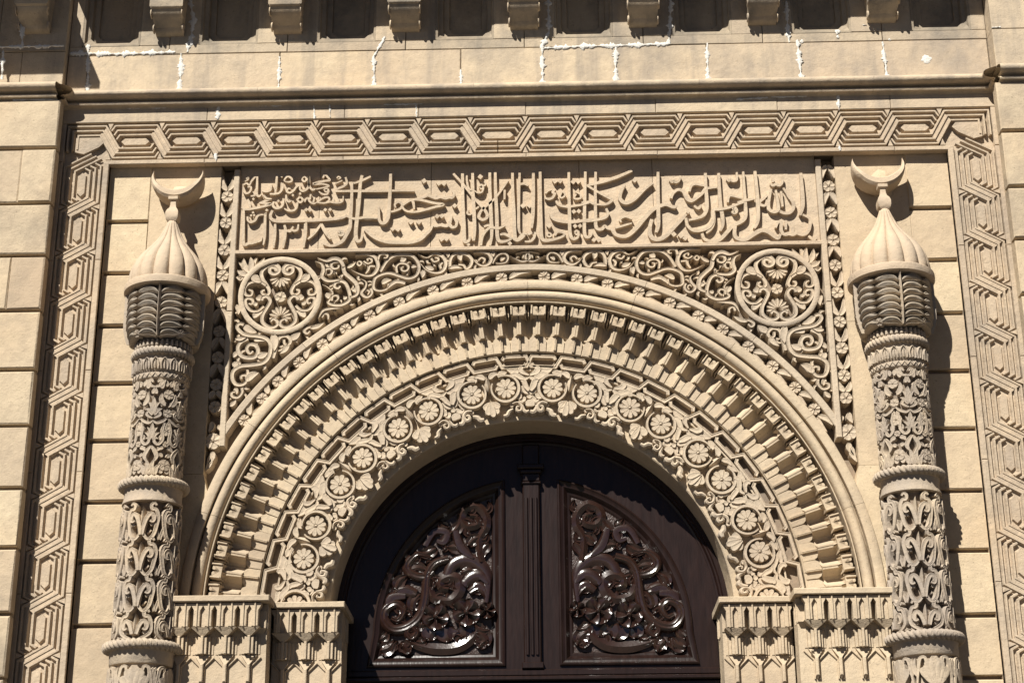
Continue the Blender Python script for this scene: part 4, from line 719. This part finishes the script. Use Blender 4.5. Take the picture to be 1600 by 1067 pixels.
mb = MB(); leaf(mb, B(770, 275), B(770, 235), .034, HR * .8, chA, bend=0); TUL.append(('small_bud', mesh('small_bud', mb, MS_CARV)))
P0 = (0, -.066)
PAL = []
for k, (dx, dy) in enumerate(((-.045, -.036), (-.030, -.070), (0, -.088), (.030, -.070), (.045, -.036))):
    m = MB(); petal(m, (P0[0] + dx * .1, P0[1] + dy * .05), (dx * 1.12, P0[1] + dy), .042, HR * (.86 if k != 2 else .93), chA); PAL.append(('palmette_petal', mesh('palmette_petal', m, MS_CARV)))
m = MB(); leaf(m, (0, -.005), (0, .090), .038, HR * .9, chA, bend=0, prof=RIDGE); PAL.append(('palmette_tip', mesh('palmette_tip', m, MS_CARV)))
for s in (-1, 1):
    m = MB(); leaf(m, (s * .010, .070), (s * .064, .092), .032, HR * .8, chA, bend=s * .2); PAL.append(('curl_leaf', mesh('curl_leaf', m, MS_CARV)))
def at_angle(nm, me, a):
    o = obj(nm, me, None, ra, loc=Vector((0, 0, ZC)) - Vector(ra.location)); o.rotation_euler = (0, R(90 - a + rnd.uniform(-.22, .22)), 0); o.scale = (1, rnd.uniform(.975, 1.03), 1)
for t in range(-4, 5):
    c = 90 + 20.5 * t
    for nm, me in TUL: at_angle(nm, me, c)
    for s in (-1, 1):
        a = c + s * 5.9
        if .5 < a < 179.5:
            at_angle('rosette', rnd.choice(me_ros), a); at_angle('rosette_ring', me_ring if s > 0 else me_ring2, a)
for t in range(-4, 4):
    for nm, me in PAL: at_angle(nm, me, 90 + 20.5 * t + 10.25)

# ------------------------------------------------------------------ muqarnas capitals
def cap_face(m, L, pitch, off, T, back=0., amax=9.):
    """front relief of a capital: a along the face, d depth behind the face, z; T maps to world"""
    def bx(a0, a1, d0, d1, z0, z1, c=0.): m.box(a0, a1, d0, d1, z0, z1, c, tf=T)
    n = int(L / pitch) + 1
    for k in range(-1, n + 1):
        a = off + k * pitch; deep = k % 2 == 0
        if a > amax: continue
        if -.02 < a < L + .02:
            for s in (-1, 1):           # pointed arch head of each niche
                x0, x1 = a + s * .013, a + s * pitch / 2
                if -.004 <= min(x0, x1) and max(x0, x1) <= L + .004:
                    pts = [(a, .020), (a, .030), (x1, .030), (x1, -.004), (x0, -.004)]
                    m.prism([(x, z) for x, z in pts], .004, .05, tf=T)
            if not deep: bx(max(0, a - .013), min(L, a + .013), .020, .06, -.092, .02)
            else: bx(max(0, a - .013), min(L, a + .013), .066, .09, -.10, .02)
        p = a + pitch / 2
        if .006 < p < L - .006:
            bx(p - pitch / 2 + .013, p + pitch / 2 - .013, 0.003, .06, -.090, -.002, .003)
            bx(p - .004, p + .004, -.004, .02, -.092, .034, .002)
        if not deep and .0 < a < L:     # corbel under the shallow niche, fin, stepped facets, pendant
            q = min(pitch * .95, .058)
            for s in (-1, 1):
                x = a + s * q
                if -.03 < x < L + .03:
                    x = min(max(x, 0), L)
                    m.add([T(*p_) for p_ in ((a, .004, -.092), (x, .004, -.092), (x, .07, -.092), (a + s * .008, .028, -.135), (a, .028, -.135), (a + s * .008, .08, -.135))], [(0, 1, 3, 4), (1, 2, 5, 3)])
                    e = [(.007, .022, .055), (.022, .040, .075), (.038, .055, .09)]
                    prev = .007
                    for wd, d_, _ in e:
                        x0, x1 = sorted((a + s * prev, a + s * (wd + .016)))
                        x0, x1 = max(0, x0), min(L, x1)
                        if x1 - x0 > .003: bx(x0, x1, d_ + .012, .11, -.224, -.135 + .0008 * (wd * 100), .002)
                        prev = wd + .016
            bx(max(0, a - .007), min(L, a + .007), .022, .11, -.226, -.132, .003)
            m.add([T(*p_) for p_ in ((a - .04, .06, -.226), (a + .04, .06, -.226), (a + .007, .045, -.275), (a - .007, .045, -.275), (a - .04, .12, -.226), (a + .04, .12, -.226), (a + .007, .12, -.275), (a - .007, .12, -.275))], [(0, 1, 2, 3), (0, 3, 7, 4), (1, 5, 6, 2)])
            bx(a - .009, a + .009, .042, .12, -.365, -.272, .004)
            m.add([T(*p_) for p_ in ((a - .009, .046, -.365), (a + .009, .046, -.365), (a, .06, -.382), (a - .009, .11, -.365), (a + .009, .11, -.365))], [(0, 1, 2), (0, 2, 3), (1, 4, 2)])
            for s in (-1, 1):           # the pointed frames of the lower panels
                x = a + s * pitch
                if 0 <= x <= L:
                    stroke(m, [(a + s * .012, -.38), (a + s * .012, -.285), (x, -.238)], .008, .012, ROUND, lambda u, v, h: T(u, .07 - h, v), sm=1)
    bx(0, L - back, .070, .2, -.80, -.226); bx(.001, L - .001 - back, .072, .2, -.2265, .034)
def capital(sx, x0, x1, yf, ret, first, lab):
    c = thing('muqarnas_capital', lab, 'capital', (sx * (x0 + x1) / 2, yf, -.8), 'niche-tiered capitals under the arch')
    L = x1 - x0; Tf = (lambda a, d, z: (sx * (x1 - a), yf + d, z))
    m = MB(); cap_face(m, L, .0598, first, Tf); obj('capital_front', m, MS_ARCH, c, False)
    m = MB(); cap_face(m, ret, .0598, .03, lambda a, d, z: (sx * (x0 + d), yf + ret - a + .0007, z), .085, .125); obj('capital_return', m, MS_ARCH, c, False)
    m = MB(); m.box(min(sx * (x0 - .018), sx * (x1 + .012)), max(sx * (x0 - .018), sx * (x1 + .012)), yf - .016, yf + ret + .2, .036, .068, .004); obj('abacus', m, MS_ARCH, c, False)
    m = MB(); m.box(min(sx * (x0 + .075), sx * x1), max(sx * (x0 + .075), sx * x1), yf + .09, .5, GZ, .036); obj('capital_core', m, MS_ARCH, c, False)
for sx, side in ((-1, 'left'), (1, 'right')):
    capital(sx, 1.357, 1.86, -.13, .19, .0, f'outer capital of tiered stone niches, beside the {side} column')
    capital(sx, .992, 1.356, .05, .36, .0, f'inner capital of tiered stone niches, at the {side} edge of the dark door')

# ------------------------------------------------------------------ minaret columns
def rope(m, z, rad, tube, n, pitch):
    N = n * 8; K = 14; rows = []
    for i in range(N):
        a = 2 * pi * i / N; row = []
        for j in range(K):
            b = 2 * pi * j / K; t = tube * (.48 + .62 * abs(sin((n * a + pitch * b) / 2)) ** .6)
            rr = rad + t * cos(b); row.append((rr * sin(a), -rr * cos(a), z + t * sin(b)))
        rows.append(row)
    rows.append(rows[0]); m.grid(rows, closed=True)
CB = -3.4
parts = []            # (name, mesh, parent index or None)
HOST = [None]
def cpart(name, M, mat, ang=38, host=None):
    parts.append((name, mesh(name, M, mat, True, ang), None if host else HOST[0]))
    if host: HOST[0] = host
m = MB()              # crescent
n = 40; rows = []
Ro, zo, Ri, zi = .149, 2.500, .140, 2.552
a_tip = math.acos(max(-1, min(1, ((Ro ** 2 + (zi - zo) ** 2 - Ri ** 2) / (2 * Ro * (zi - zo))))))
for i in range(n + 1):
    a = a_tip + (2 * pi - 2 * a_tip) * i / n; ux, uz = sin(a), cos(a)
    # inner radius along this ray
    b_ = uz * (zi - zo); q = b_ * b_ - (zi - zo) ** 2 + Ri ** 2
    ri = min(Ro - .001, b_ + math.sqrt(max(0, q))); th = max(.006, .066 * min(1, (Ro - ri) / .045) ** .8)
    mid = (Ro + ri) / 2; hw = (Ro - ri) / 2
    rows.append([((mid + hw * cx) * ux, .062 + th * cy, zo + (mid + hw * cx) * uz) for cx, cy in ((-1, -.72), (-.62, -.98), (.35, -1), (.85, -.8), (1, -.3), (1, .6), (.9, 1), (-1, 1))])
m.grid(rows, closed=True); cpart('crescent', m, MS_DOME, 36)
m = MB()              # square finial under the crescent
def sq(m, prof, c=.006):
    rows = []
    for r, z in prof: rows.append([(-r, -r + c, z), (-r + c, -r, z), (r - c, -r, z), (r, -r + c, z), (r, r - c, z), (r - c, r, z), (-r + c, r, z), (-r, r - c, z)])
    m.grid(rows, closed=True); m.poly(rows[0]); m.poly(rows[-1])
sq(m, [(.020, 2.195), (.033, 2.21), (.036, 2.225), (.036, 2.25), (.030, 2.268), (.019, 2.285), (.0155, 2.305), (.0155, 2.325), (.027, 2.334), (.027, 2.352)], .0015); cpart('finial', m, MS_DOME, 30)
m = MB(); NL = 14; SEG = NL * 10
def lobes(k, r, z):
    t = abs(sin(pi * (k / 10 + .5)))
    return 1 - .13 * (1 - t ** .5) * (1 if r > .04 else .6)
lathe(m, [(.212, 1.787), (.218, 1.825), (.211, 1.875), (.197, 1.918), (.176, 1.955), (.150, 1.99), (.118, 2.028), (.090, 2.065), (.068, 2.10), (.050, 2.14), (.036, 2.175), (.027, 2.20), (.001, 2.209)], SEG, 0, lobes); cpart('ribbed_dome', m, MS_DOME, 60)
m = MB(); lathe(m, [(.18, 1.742), (.226, 1.744), (.234, 1.749), (.236, 1.770), (.234, 1.786), (.228, 1.792), (.20, 1.793)], 64); cpart('dome_rim', m, MS_DOME, 35)
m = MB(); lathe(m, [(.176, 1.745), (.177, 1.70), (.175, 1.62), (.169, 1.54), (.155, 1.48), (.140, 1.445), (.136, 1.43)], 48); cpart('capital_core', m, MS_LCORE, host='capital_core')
Cc = lambda ph: (lambda u, v, h: (lambda rr: ((rr + h) * sin(ph + u / .19), -(rr + h) * cos(ph + u / .19), v))(.176 - max(0, 1.56 - v) ** 1.6 * .9))
for ph in (-110, -37, 36, 109) if False else (-78, 0, 78, 156, -156):
    f = Cc(R(ph + 2))
    m = MB(); stroke(m, [(0, 1.742), (0, 1.66), (0, 1.56), (0, 1.45)], .017, .048, RIDGE, f, sm=4, taper=(.6, 1)); cpart('leaf_midrib', m, MS_COL)
    for k in range(7):
        z = 1.703 - .0395 * k
        for s in (-1, 1):
            P = [(s * .006, z - .012), (s * .034, z + .012), (s * .072, z + .019), (s * .104, z + .010), (s * .126, z + .006)]
            m = MB(); stroke(m, P, .034, .034, [(-1, 0), (-1, .72), (-.6, .92), (-.08, 1), (.06, .93), (.6, .88), (1, .72), (1, 0)], f, sm=4, wlist=[.12, .72, 1, .82, .1]); cpart('leaflet', m, MS_LEAF)
            m = MB(); stroke(m, [(s * .008, z - .018), (s * .045, z - .009), (s * .085, z - .006), (s * .130, z + .005)], .0065, .0355, ROUND, f, sm=4, taper=(.8, .3)); cpart('leaflet_rim', m, MS_COL)
            m = MB(); stroke(m, [(s * .034, z + .024), (s * .072, z + .0365), (s * .108, z + .024), (s * .130, z + .008)], .0040, .0325, ROUND, f, sm=4, taper=(.3, .5)); cpart('leaflet_rim', m, MS_COL)
for ph in (-117, -39, 39, 117):                 # little stars where two fronds meet
    m = MB(); flower(m, (0, 1.475), 5, .020, .034, Cc(R(ph + 2)), rot=.3); cpart('leaf_star', m, MS_COL)
m = MB()
for k in range(36):
    stroke(m, [(-.001, 1.412), (0, 1.443)], .019, .018, ROUND, cyl(.140, 2 * pi * k / 36), sm=1, wlist=[1, 1, .5])
lathe(m, [(.138, 1.45), (.140, 1.405)], 48); HOST[0] = None; cpart('bead_row', m, MS_COL)
m = MB(); rope(m, 1.382, .147, .024, 40, 3.0); cpart('rope_ring', m, MS_COL, 70)
m = MB(); lathe(m, [(.14, 1.37), (.136, 1.352), (.138, 1.342), (.148, 1.335), (.154, 1.315), (.152, 1.29), (.142, 1.27), (.135, 1.262), (.146, 1.258), (.149, 1.245), (.146, 1.23), (.136, 1.222)], 60)
for k in range(20):
    f = cyl(.144, 2 * pi * k / 20)
    stroke(m, [(-.015, 1.272), (-.016, 1.31), (0, 1.338), (.016, 1.31), (.015, 1.272)], .008, .018, ROUND, f, sm=3)
    stroke(m, [(0, 1.276), (0, 1.326)], .017, .017, ROUND, f, sm=1, wlist=[.4, .9, 1, .9, .3])
for k in range(30):
    f = cyl(.146, 2 * pi * k / 30); stroke(m, [(-.0153, 1.234), (0, 1.254), (.0153, 1.234)], .005, .007, ROUND, f, sm=1)
cpart('egg_ring', m, MS_COL)
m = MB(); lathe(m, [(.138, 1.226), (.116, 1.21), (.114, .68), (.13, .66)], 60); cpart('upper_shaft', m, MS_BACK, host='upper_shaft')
U = .136
HU = .036
for k in range(6):                              # upper shaft: tiers of palmettes, scrolls and rosettes
    ph = R(60 * k + 2); f = lambda u, v, h, ph=ph: cyl(U, ph)(u, v, h - .024)
    def cs(nm, pts, wd, hh=1., pr=GOUGE, both_=True, tp=(.5, .5)):
        for s in ((1, -1) if both_ else (1,)):
            m = MB(); stroke(m, [(s * x, z) for x, z in pts], wd * 1.25, HU * hh, pr, f, sm=4, taper=tp); cpart(nm, m, MS_COL)
    def cl(nm, a, b, wd, hh=1., both_=True, bend=.15):
        for s in ((1, -1) if both_ else (1,)):
            m = MB(); leaf(m, (s * a[0], a[1]), (s * b[0], b[1]), wd * 1.25, HU * hh, f, bend=bend * s); cpart(nm, m, MS_COL)
    cs('scroll', [(.0, 1.175), (.022, 1.18), (.034, 1.20), (.022, 1.214), (.012, 1.20)], .016)
    cl('leaf', (.035, 1.165), (.05, 1.218), .024); cl('leaf', (.012, 1.135), (.006, 1.17), .018)
    cl('leaf', (.055, 1.07), (.036, 1.14), .022)
    cl('palmette_petal', (.0, 1.02), (.0, 1.115), .026, both_=False, bend=0)
    cl('palmette_petal', (.004, 1.02), (.030, 1.092), .020); cl('palmette_petal', (.006, 1.015), (.043, 1.055), .018)
    cs('scroll', [(.002, 1.0), (.018, 1.006), (.034, 1.02), (.026, 1.036), (.016, 1.026)], .012)
    cs('scroll', [(.0, .985), (.02, .972), (.05, .985), (.064, 1.0)], .013)
    cl('palmette_petal', (.0, .885), (.0, .975), .022, both_=False, bend=0)
    cl('palmette_petal', (.004, .885), (.026, .95), .018); cl('palmette_petal', (.006, .88), (.038, .922), .016)
    cs('scroll', [(.058, .975), (.050, .93), (.054, .885), (.034, .855), (.014, .868), (.016, .89), (.03, .886)], .013)
    cs('scroll', [(.0, .845), (.018, .82), (.030, .79), (.020, .765)], .018)
    cl('palmette_petal', (.022, .69), (.022, .775), .020); cl('palmette_petal', (.03, .69), (.052, .75), .020); cl('palmette_petal', (.016, .69), (.002, .745), .018)
    cl('leaf', (.0, .69), (.0, .722), .018, both_=False, bend=0)
    f2 = lambda u, v, h, ph=ph: cyl(U, ph + R(30))(u, v, h - .024)
    for s_ in (-1, 1):
        for a_, b_, w_ in (((.012, 1.18), (.03, 1.215), .022), ((.012, 1.09), (.034, 1.065), .024), ((.008, .96), (.03, .985), .022), ((.008, .905), (.032, .88), .024), ((.010, .84), (.04, .82), .026), ((.012, .79), (.036, .80), .022), ((.012, .70), (.034, .72), .026), ((.004, 1.0), (.02, 1.05), .02)):
            m = MB(); leaf(m, (s_ * a_[0], a_[1]), (s_ * b_[0], b_[1]), w_, HU * .85, f2, bend=.2 * s_); cpart('leaf', m, MS_COL)
    for z, r_ in ((1.135, .026), (.935, .030), (.745, .030), (1.03, .022), (.86, .016)):
        m = MB(); flower(m, (0, z), 6, r_, HU * .97, f2, rot=.3 + z); cpart('flower', m, MS_COL)
HOST[0] = None
m = MB(); rope(m, .656, .163, .024, 38, 3.0); cpart('rope_ring', m, MS_COL, 70)
m = MB(); lathe(m, [(.128, .672), (.15, .66), (.162, .645), (.160, .636), (.152, .630), (.150, .600), (.152, .575), (.158, .560), (.158, .552), (.14, .548)], 60); cpart('shaft_collar', m, MS_COL)
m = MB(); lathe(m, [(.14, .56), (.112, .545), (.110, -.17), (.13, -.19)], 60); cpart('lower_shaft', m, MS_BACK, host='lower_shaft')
V = .140; HV = .022
for k in range(5):                              # lower shaft: pierced heart-shaped scrolls
    ph = R(72 * k - 4); f = lambda u, v, h, ph=ph: cyl(V, ph)(u, v, h - .030)
    H2 = .052
    for r_ in range(-1, 5):
        z0 = .365 - .186 * (r_ - 0)
        def cs(nm, pts, wd, pr=GOUGE, tp=(.8, .6), hh=1.):
            for s in (1, -1):
                P = [(s * x, z0 + z) for x, z in pts if z0 + z < .548 and z0 + z > -.185]
                if len(P) > 1:
                    m = MB(); stroke(m, P, wd * 1.2, H2 * hh, pr, f, sm=4, taper=tp); cpart(nm, m, MS_COL)
        cs('scroll', [(.004, .0), (.010, .045), (.022, .09), (.040, .112), (.054, .095), (.050, .072), (.036, .075)], .018)
        cs('scroll', [(.006, .01), (.030, -.022), (.056, .0), (.068, .05), (.074, .10), (.062, .135), (.044, .138), (.040, .160), (.054, .170), (.062, .158)], .016, hh=.9)
        cs('scroll', [(.086, -.02), (.072, .03), (.056, .06), (.040, .052)], .014, hh=.75)
        if -.17 < z0 + .06 and z0 + .145 < .56:
            m = MB(); leaf(m, (0, z0 + .045), (0, z0 + .150), .034, H2 * .95, f, bend=0, prof=RIDGE); cpart('bud', m, MS_COL)
        if -.16 < z0 + .02 < .53:
            m = MB(); stroke(m, [(.024, z0 + .01), (.046, z0 + .03)], .008, H2 * .5, FLATP, f, sm=1); cpart('tie', m, MS_COL)
HOST[0] = None
m = MB(); rope(m, -.198, .178, .025, 40, 3.0); cpart('rope_ring', m, MS_COL, 70)
m = MB(); lathe(m, [(.126, -.18), (.17, -.19), (.176, -.21), (.168, -.222), (.164, -.232), (.162, -.285), (.158, -.291), (.138, -.295), (.138, CB)], 60); cpart('column_foot', m, MS_COL, host='column_foot')
for k in range(5):
    ph = R(72 * k + 2); f = cyl(.14, ph)
    for dx, z0, z1, wd in ((0, -.42, -.305, .05), (-.03, -.42, -.325, .04), (.03, -.42, -.325, .04), (-.055, -.43, -.36, .04), (.055, -.43, -.36, .04)):
        m = MB(); petal(m, (dx * .2, -.45), (dx, z1), wd, .028, f); cpart('acanthus_petal', m, MS_COL)
    for s in (-1, 1):
        m = MB(); stroke(m, [(s * .08, -.44), (s * .07, -.36), (s * .06, -.315), (s * .04, -.31), (s * .036, -.33)], .016, .026, GOUGE, f, sm=4, taper=(.5, .7)); cpart('scroll', m, MS_COL)
        m = MB(); leaf(m, (s * .078, -.40), (s * .082, -.31), .024, .024, f); cpart('leaf', m, MS_COL)
for sx, side in ((-1, 'left'), (1, 'right')):
    c = thing('minaret_column', f'carved {side} minaret column topped by ribbed dome and stone crescent', 'column', (sx * 1.987, -.09, CB), 'minaret columns flanking the arch')
    hosts = {}
    for nm, me, h in parts:
        o = obj(nm, me, None, hosts[h] if h else c, loc=Vector((0, 0, 0 if h else -CB)))
        if nm not in hosts: hosts[nm] = o

# ------------------------------------------------------------------ door
DPROF = [(-1, 0), (-1, .45), (-.75, .8), (-.3, .98), (.05, .86), (.35, .98), (.8, .72), (1, .4), (1, 0)]
DLEAF = [(-1, 0), (-1, .5), (-.85, .85), (-.45, .62), (0, 1), (.45, .62), (.85, .85), (1, .5), (1, 0)]
YD = .455
dr = thing('arched_door', 'dark brown double door with round top and two glossy carved quarter-round panels', 'door', (0, YD, GZ))
m = MB(); arc_sweep(m, [(1.075, YD - .035), (1.045, YD - .035), (1.038, YD - .025), (1.030, YD - .025), (1.022, YD - .008), (1.012, YD - .004), (1.0, YD + .05)], -2, 182, 72); obj('door_frame', m, M_WOOD, dr, ang=40)
for sx in (-1, 1):
    m = MB(); x0, x1 = sorted((sx * 1.0, sx * 1.075)); m.box(x0, x1, YD - .034, YD + .1, GZ, .0, .006); obj('door_frame', m, M_WOOD, dr, False)
PC = (0.0, -.022)
def opening(d):
    """closed loop of the quarter-round panel opening grown by d; left side negative x"""
    ri = .862 + d; xs = -.152 + d; zb = -.200 - d
    a0 = math.acos(-xs / ri); 
    top = [(-ri * cos(a0 + (pi / 2 * 0 - a0) * t), PC[1] + ri * sin(a0 + (0 - a0) * t)) for t in [i / 20 for i in range(21)]]
    return top + [(-(ri + .028), zb), (xs, zb)]
def outer_loop():
    a0 = math.acos(.048 / 1.02)
    top = [(-1.02 * cos(a0 * (1 - i / 20)), ZC + 1.02 * sin(a0 * (1 - i / 20))) for i in range(21)]
    return top + [(-1.02, -.225), (-.048, -.225)]
for sx, side in ((-1, 'left'), (1, 'right')):
    mir = (lambda l: l) if sx < 0 else (lambda l: [(-x, z) for x, z in l])
    C = flat(YD, -sx)
    m = MB(); o_, i_ = outer_loop(), opening(0); n = len(o_)
    m.add([C(x, z, 0) for x, z in o_] + [C(x, z, 0) for x, z in i_], [(k, (k + 1) % n, n + (k + 1) % n, n + k) for k in range(n)]); lf = obj('door_leaf', m, M_WOOD, dr, False)
    m = MB(); loops = [opening(d) for d in (.008, .004, -.004, -.012, -.022, -.030, -.050, -.062, -.074)]; hs = (-.002, .012, .016, .010, .006, .004, -.018, -.022, -.030)
    for (a, ha), (b, hb) in zip(zip(loops[:-1], hs[:-1]), zip(loops[1:], hs[1:])):
        n0 = len(m.v); m.v += [C(x, z, ha) for x, z in a] + [C(x, z, hb) for x, z in b]; m.f += [(n0 + k, n0 + (k + 1) % n, n0 + n + (k + 1) % n, n0 + n + k) for k in range(n)]
    obj('panel_moulding', m, M_WOOD, lf, ang=30)
    cp = MB(); lp = opening(-.068); cp.add([C(x, z, -.028) for x, z in lp] + [C(-.45, .15, -.028)], [(k, (k + 1) % n, n) for k in range(n)])
    pan = obj('carved_panel', cp, M_STIP, dr, False)
    CC = flat(YD + .028, -sx)
    for i, (pts, wd, kd) in enumerate(DOOR_CARVING):
        P = pts_of(pts); W = wd / 1000 * (1.9 if kd == 'L' else 1.75); m = MB(); hh = .036 * (.8 + .2 * ((i * 3) % 4) / 3)
        if kd == 'L': leaf(m, P[0], P[-1], W, hh * .9, CC, prof=DLEAF, bend=.15 if i % 2 else -.15)
        else: stroke(m, P, W, hh, (ROUND, DPROF, RIDGE)[i % 3], CC, sm=5, taper=(.3, .7) if kd == 't' else (.8, .55))
        obj('carved_leaf' if kd == 'L' else 'carved_scroll', m, M_CWOOD, pan)
        if kd != 'L' and len(P) >= 4:
            for q in range(1, len(P) - 1):
                dx, dz = P[q + 1][0] - P[q - 1][0], P[q + 1][1] - P[q - 1][1]; l_ = math.hypot(dx, dz) or 1; dx /= l_; dz /= l_; sd_ = 1 if (q + i) % 2 else -1
                L_ = .042 + .018 * ((q * 5 + i) % 3) / 2; tip = (P[q][0] + dx * L_ - sd_ * dz * L_ * .8, P[q][1] + dz * L_ + sd_ * dx * L_ * .8)
                if -.80 < tip[0] < -.24 and tip[1] > -.115 and math.hypot(tip[0], tip[1] + .02) < .78:
                    m = MB(); leaf(m, P[q], tip, .046, hh * .8, CC, prof=DLEAF, bend=.3 * sd_); obj('carved_leaf', m, M_CWOOD, pan)
    for x, z, r_ in DOOR_FLOWERS:
        m = MB(); flower(m, (x / 1000, z / 1000), 5, r_ / 1000, .058, CC, rot=.35, inner=.12, prof=[(-1, 0), (-1, .95), (-.7, .9), (0, .45), (.7, .8), (1, .85), (1, 0)]); obj('carved_flower', m, M_CWOOD, pan)
post = MB(); post.box(-.047, .047, YD - .030, YD + .05, -.225, 1.03, .006)
po = obj('centre_post', post, M_WOOD, dr, False)
for x in (-.026, 0, .026):
    m = MB(); stroke(m, [(x, -.15), (x, .72)], .017, .012, ROUND, flat(YD - .029), sm=1); obj('reed', m, M_WOOD, po)
for z0, z1, e, d in ((.80, .815, .056, .040), (.816, .86, .050, .036), (.862, .882, .060, .046), (.884, .91, .074, .060)):
    m = MB(); m.box(-e, e, YD - d, YD + .03, z0, z1, .005); obj('post_capital', m, M_WOOD, po, False)
m = MB(); m.box(-.058, .058, YD - .042, YD + .03, -.224, -.19, .004); obj('post_foot', m, M_WOOD, po, False)
for z0, z1, d in ((-.262, -.226, .030), (-.288, -.264, .048), (-.33, -.29, .020)):
    m = MB(); m.box(-1.0, 1.0, YD - d, YD + .06, z0, z1, .006); obj('transom', m, M_WOOD, dr, False)
for sx in (-1, 1):
    m = MB(); x0, x1 = sorted((sx * .004, sx * .99)); m.box(x0, x1, YD + .05, YD + .12, GZ + .01, -.331); lo = obj('lower_leaf', m, M_WOOD, dr, False)
    m = MB(); x0, x1 = sorted((sx * .13, sx * .88)); m.box(x0, x1, YD + .03, YD + .06, GZ + .3, -.45, .02); obj('lower_panel', m, M_WOOD, lo, False)
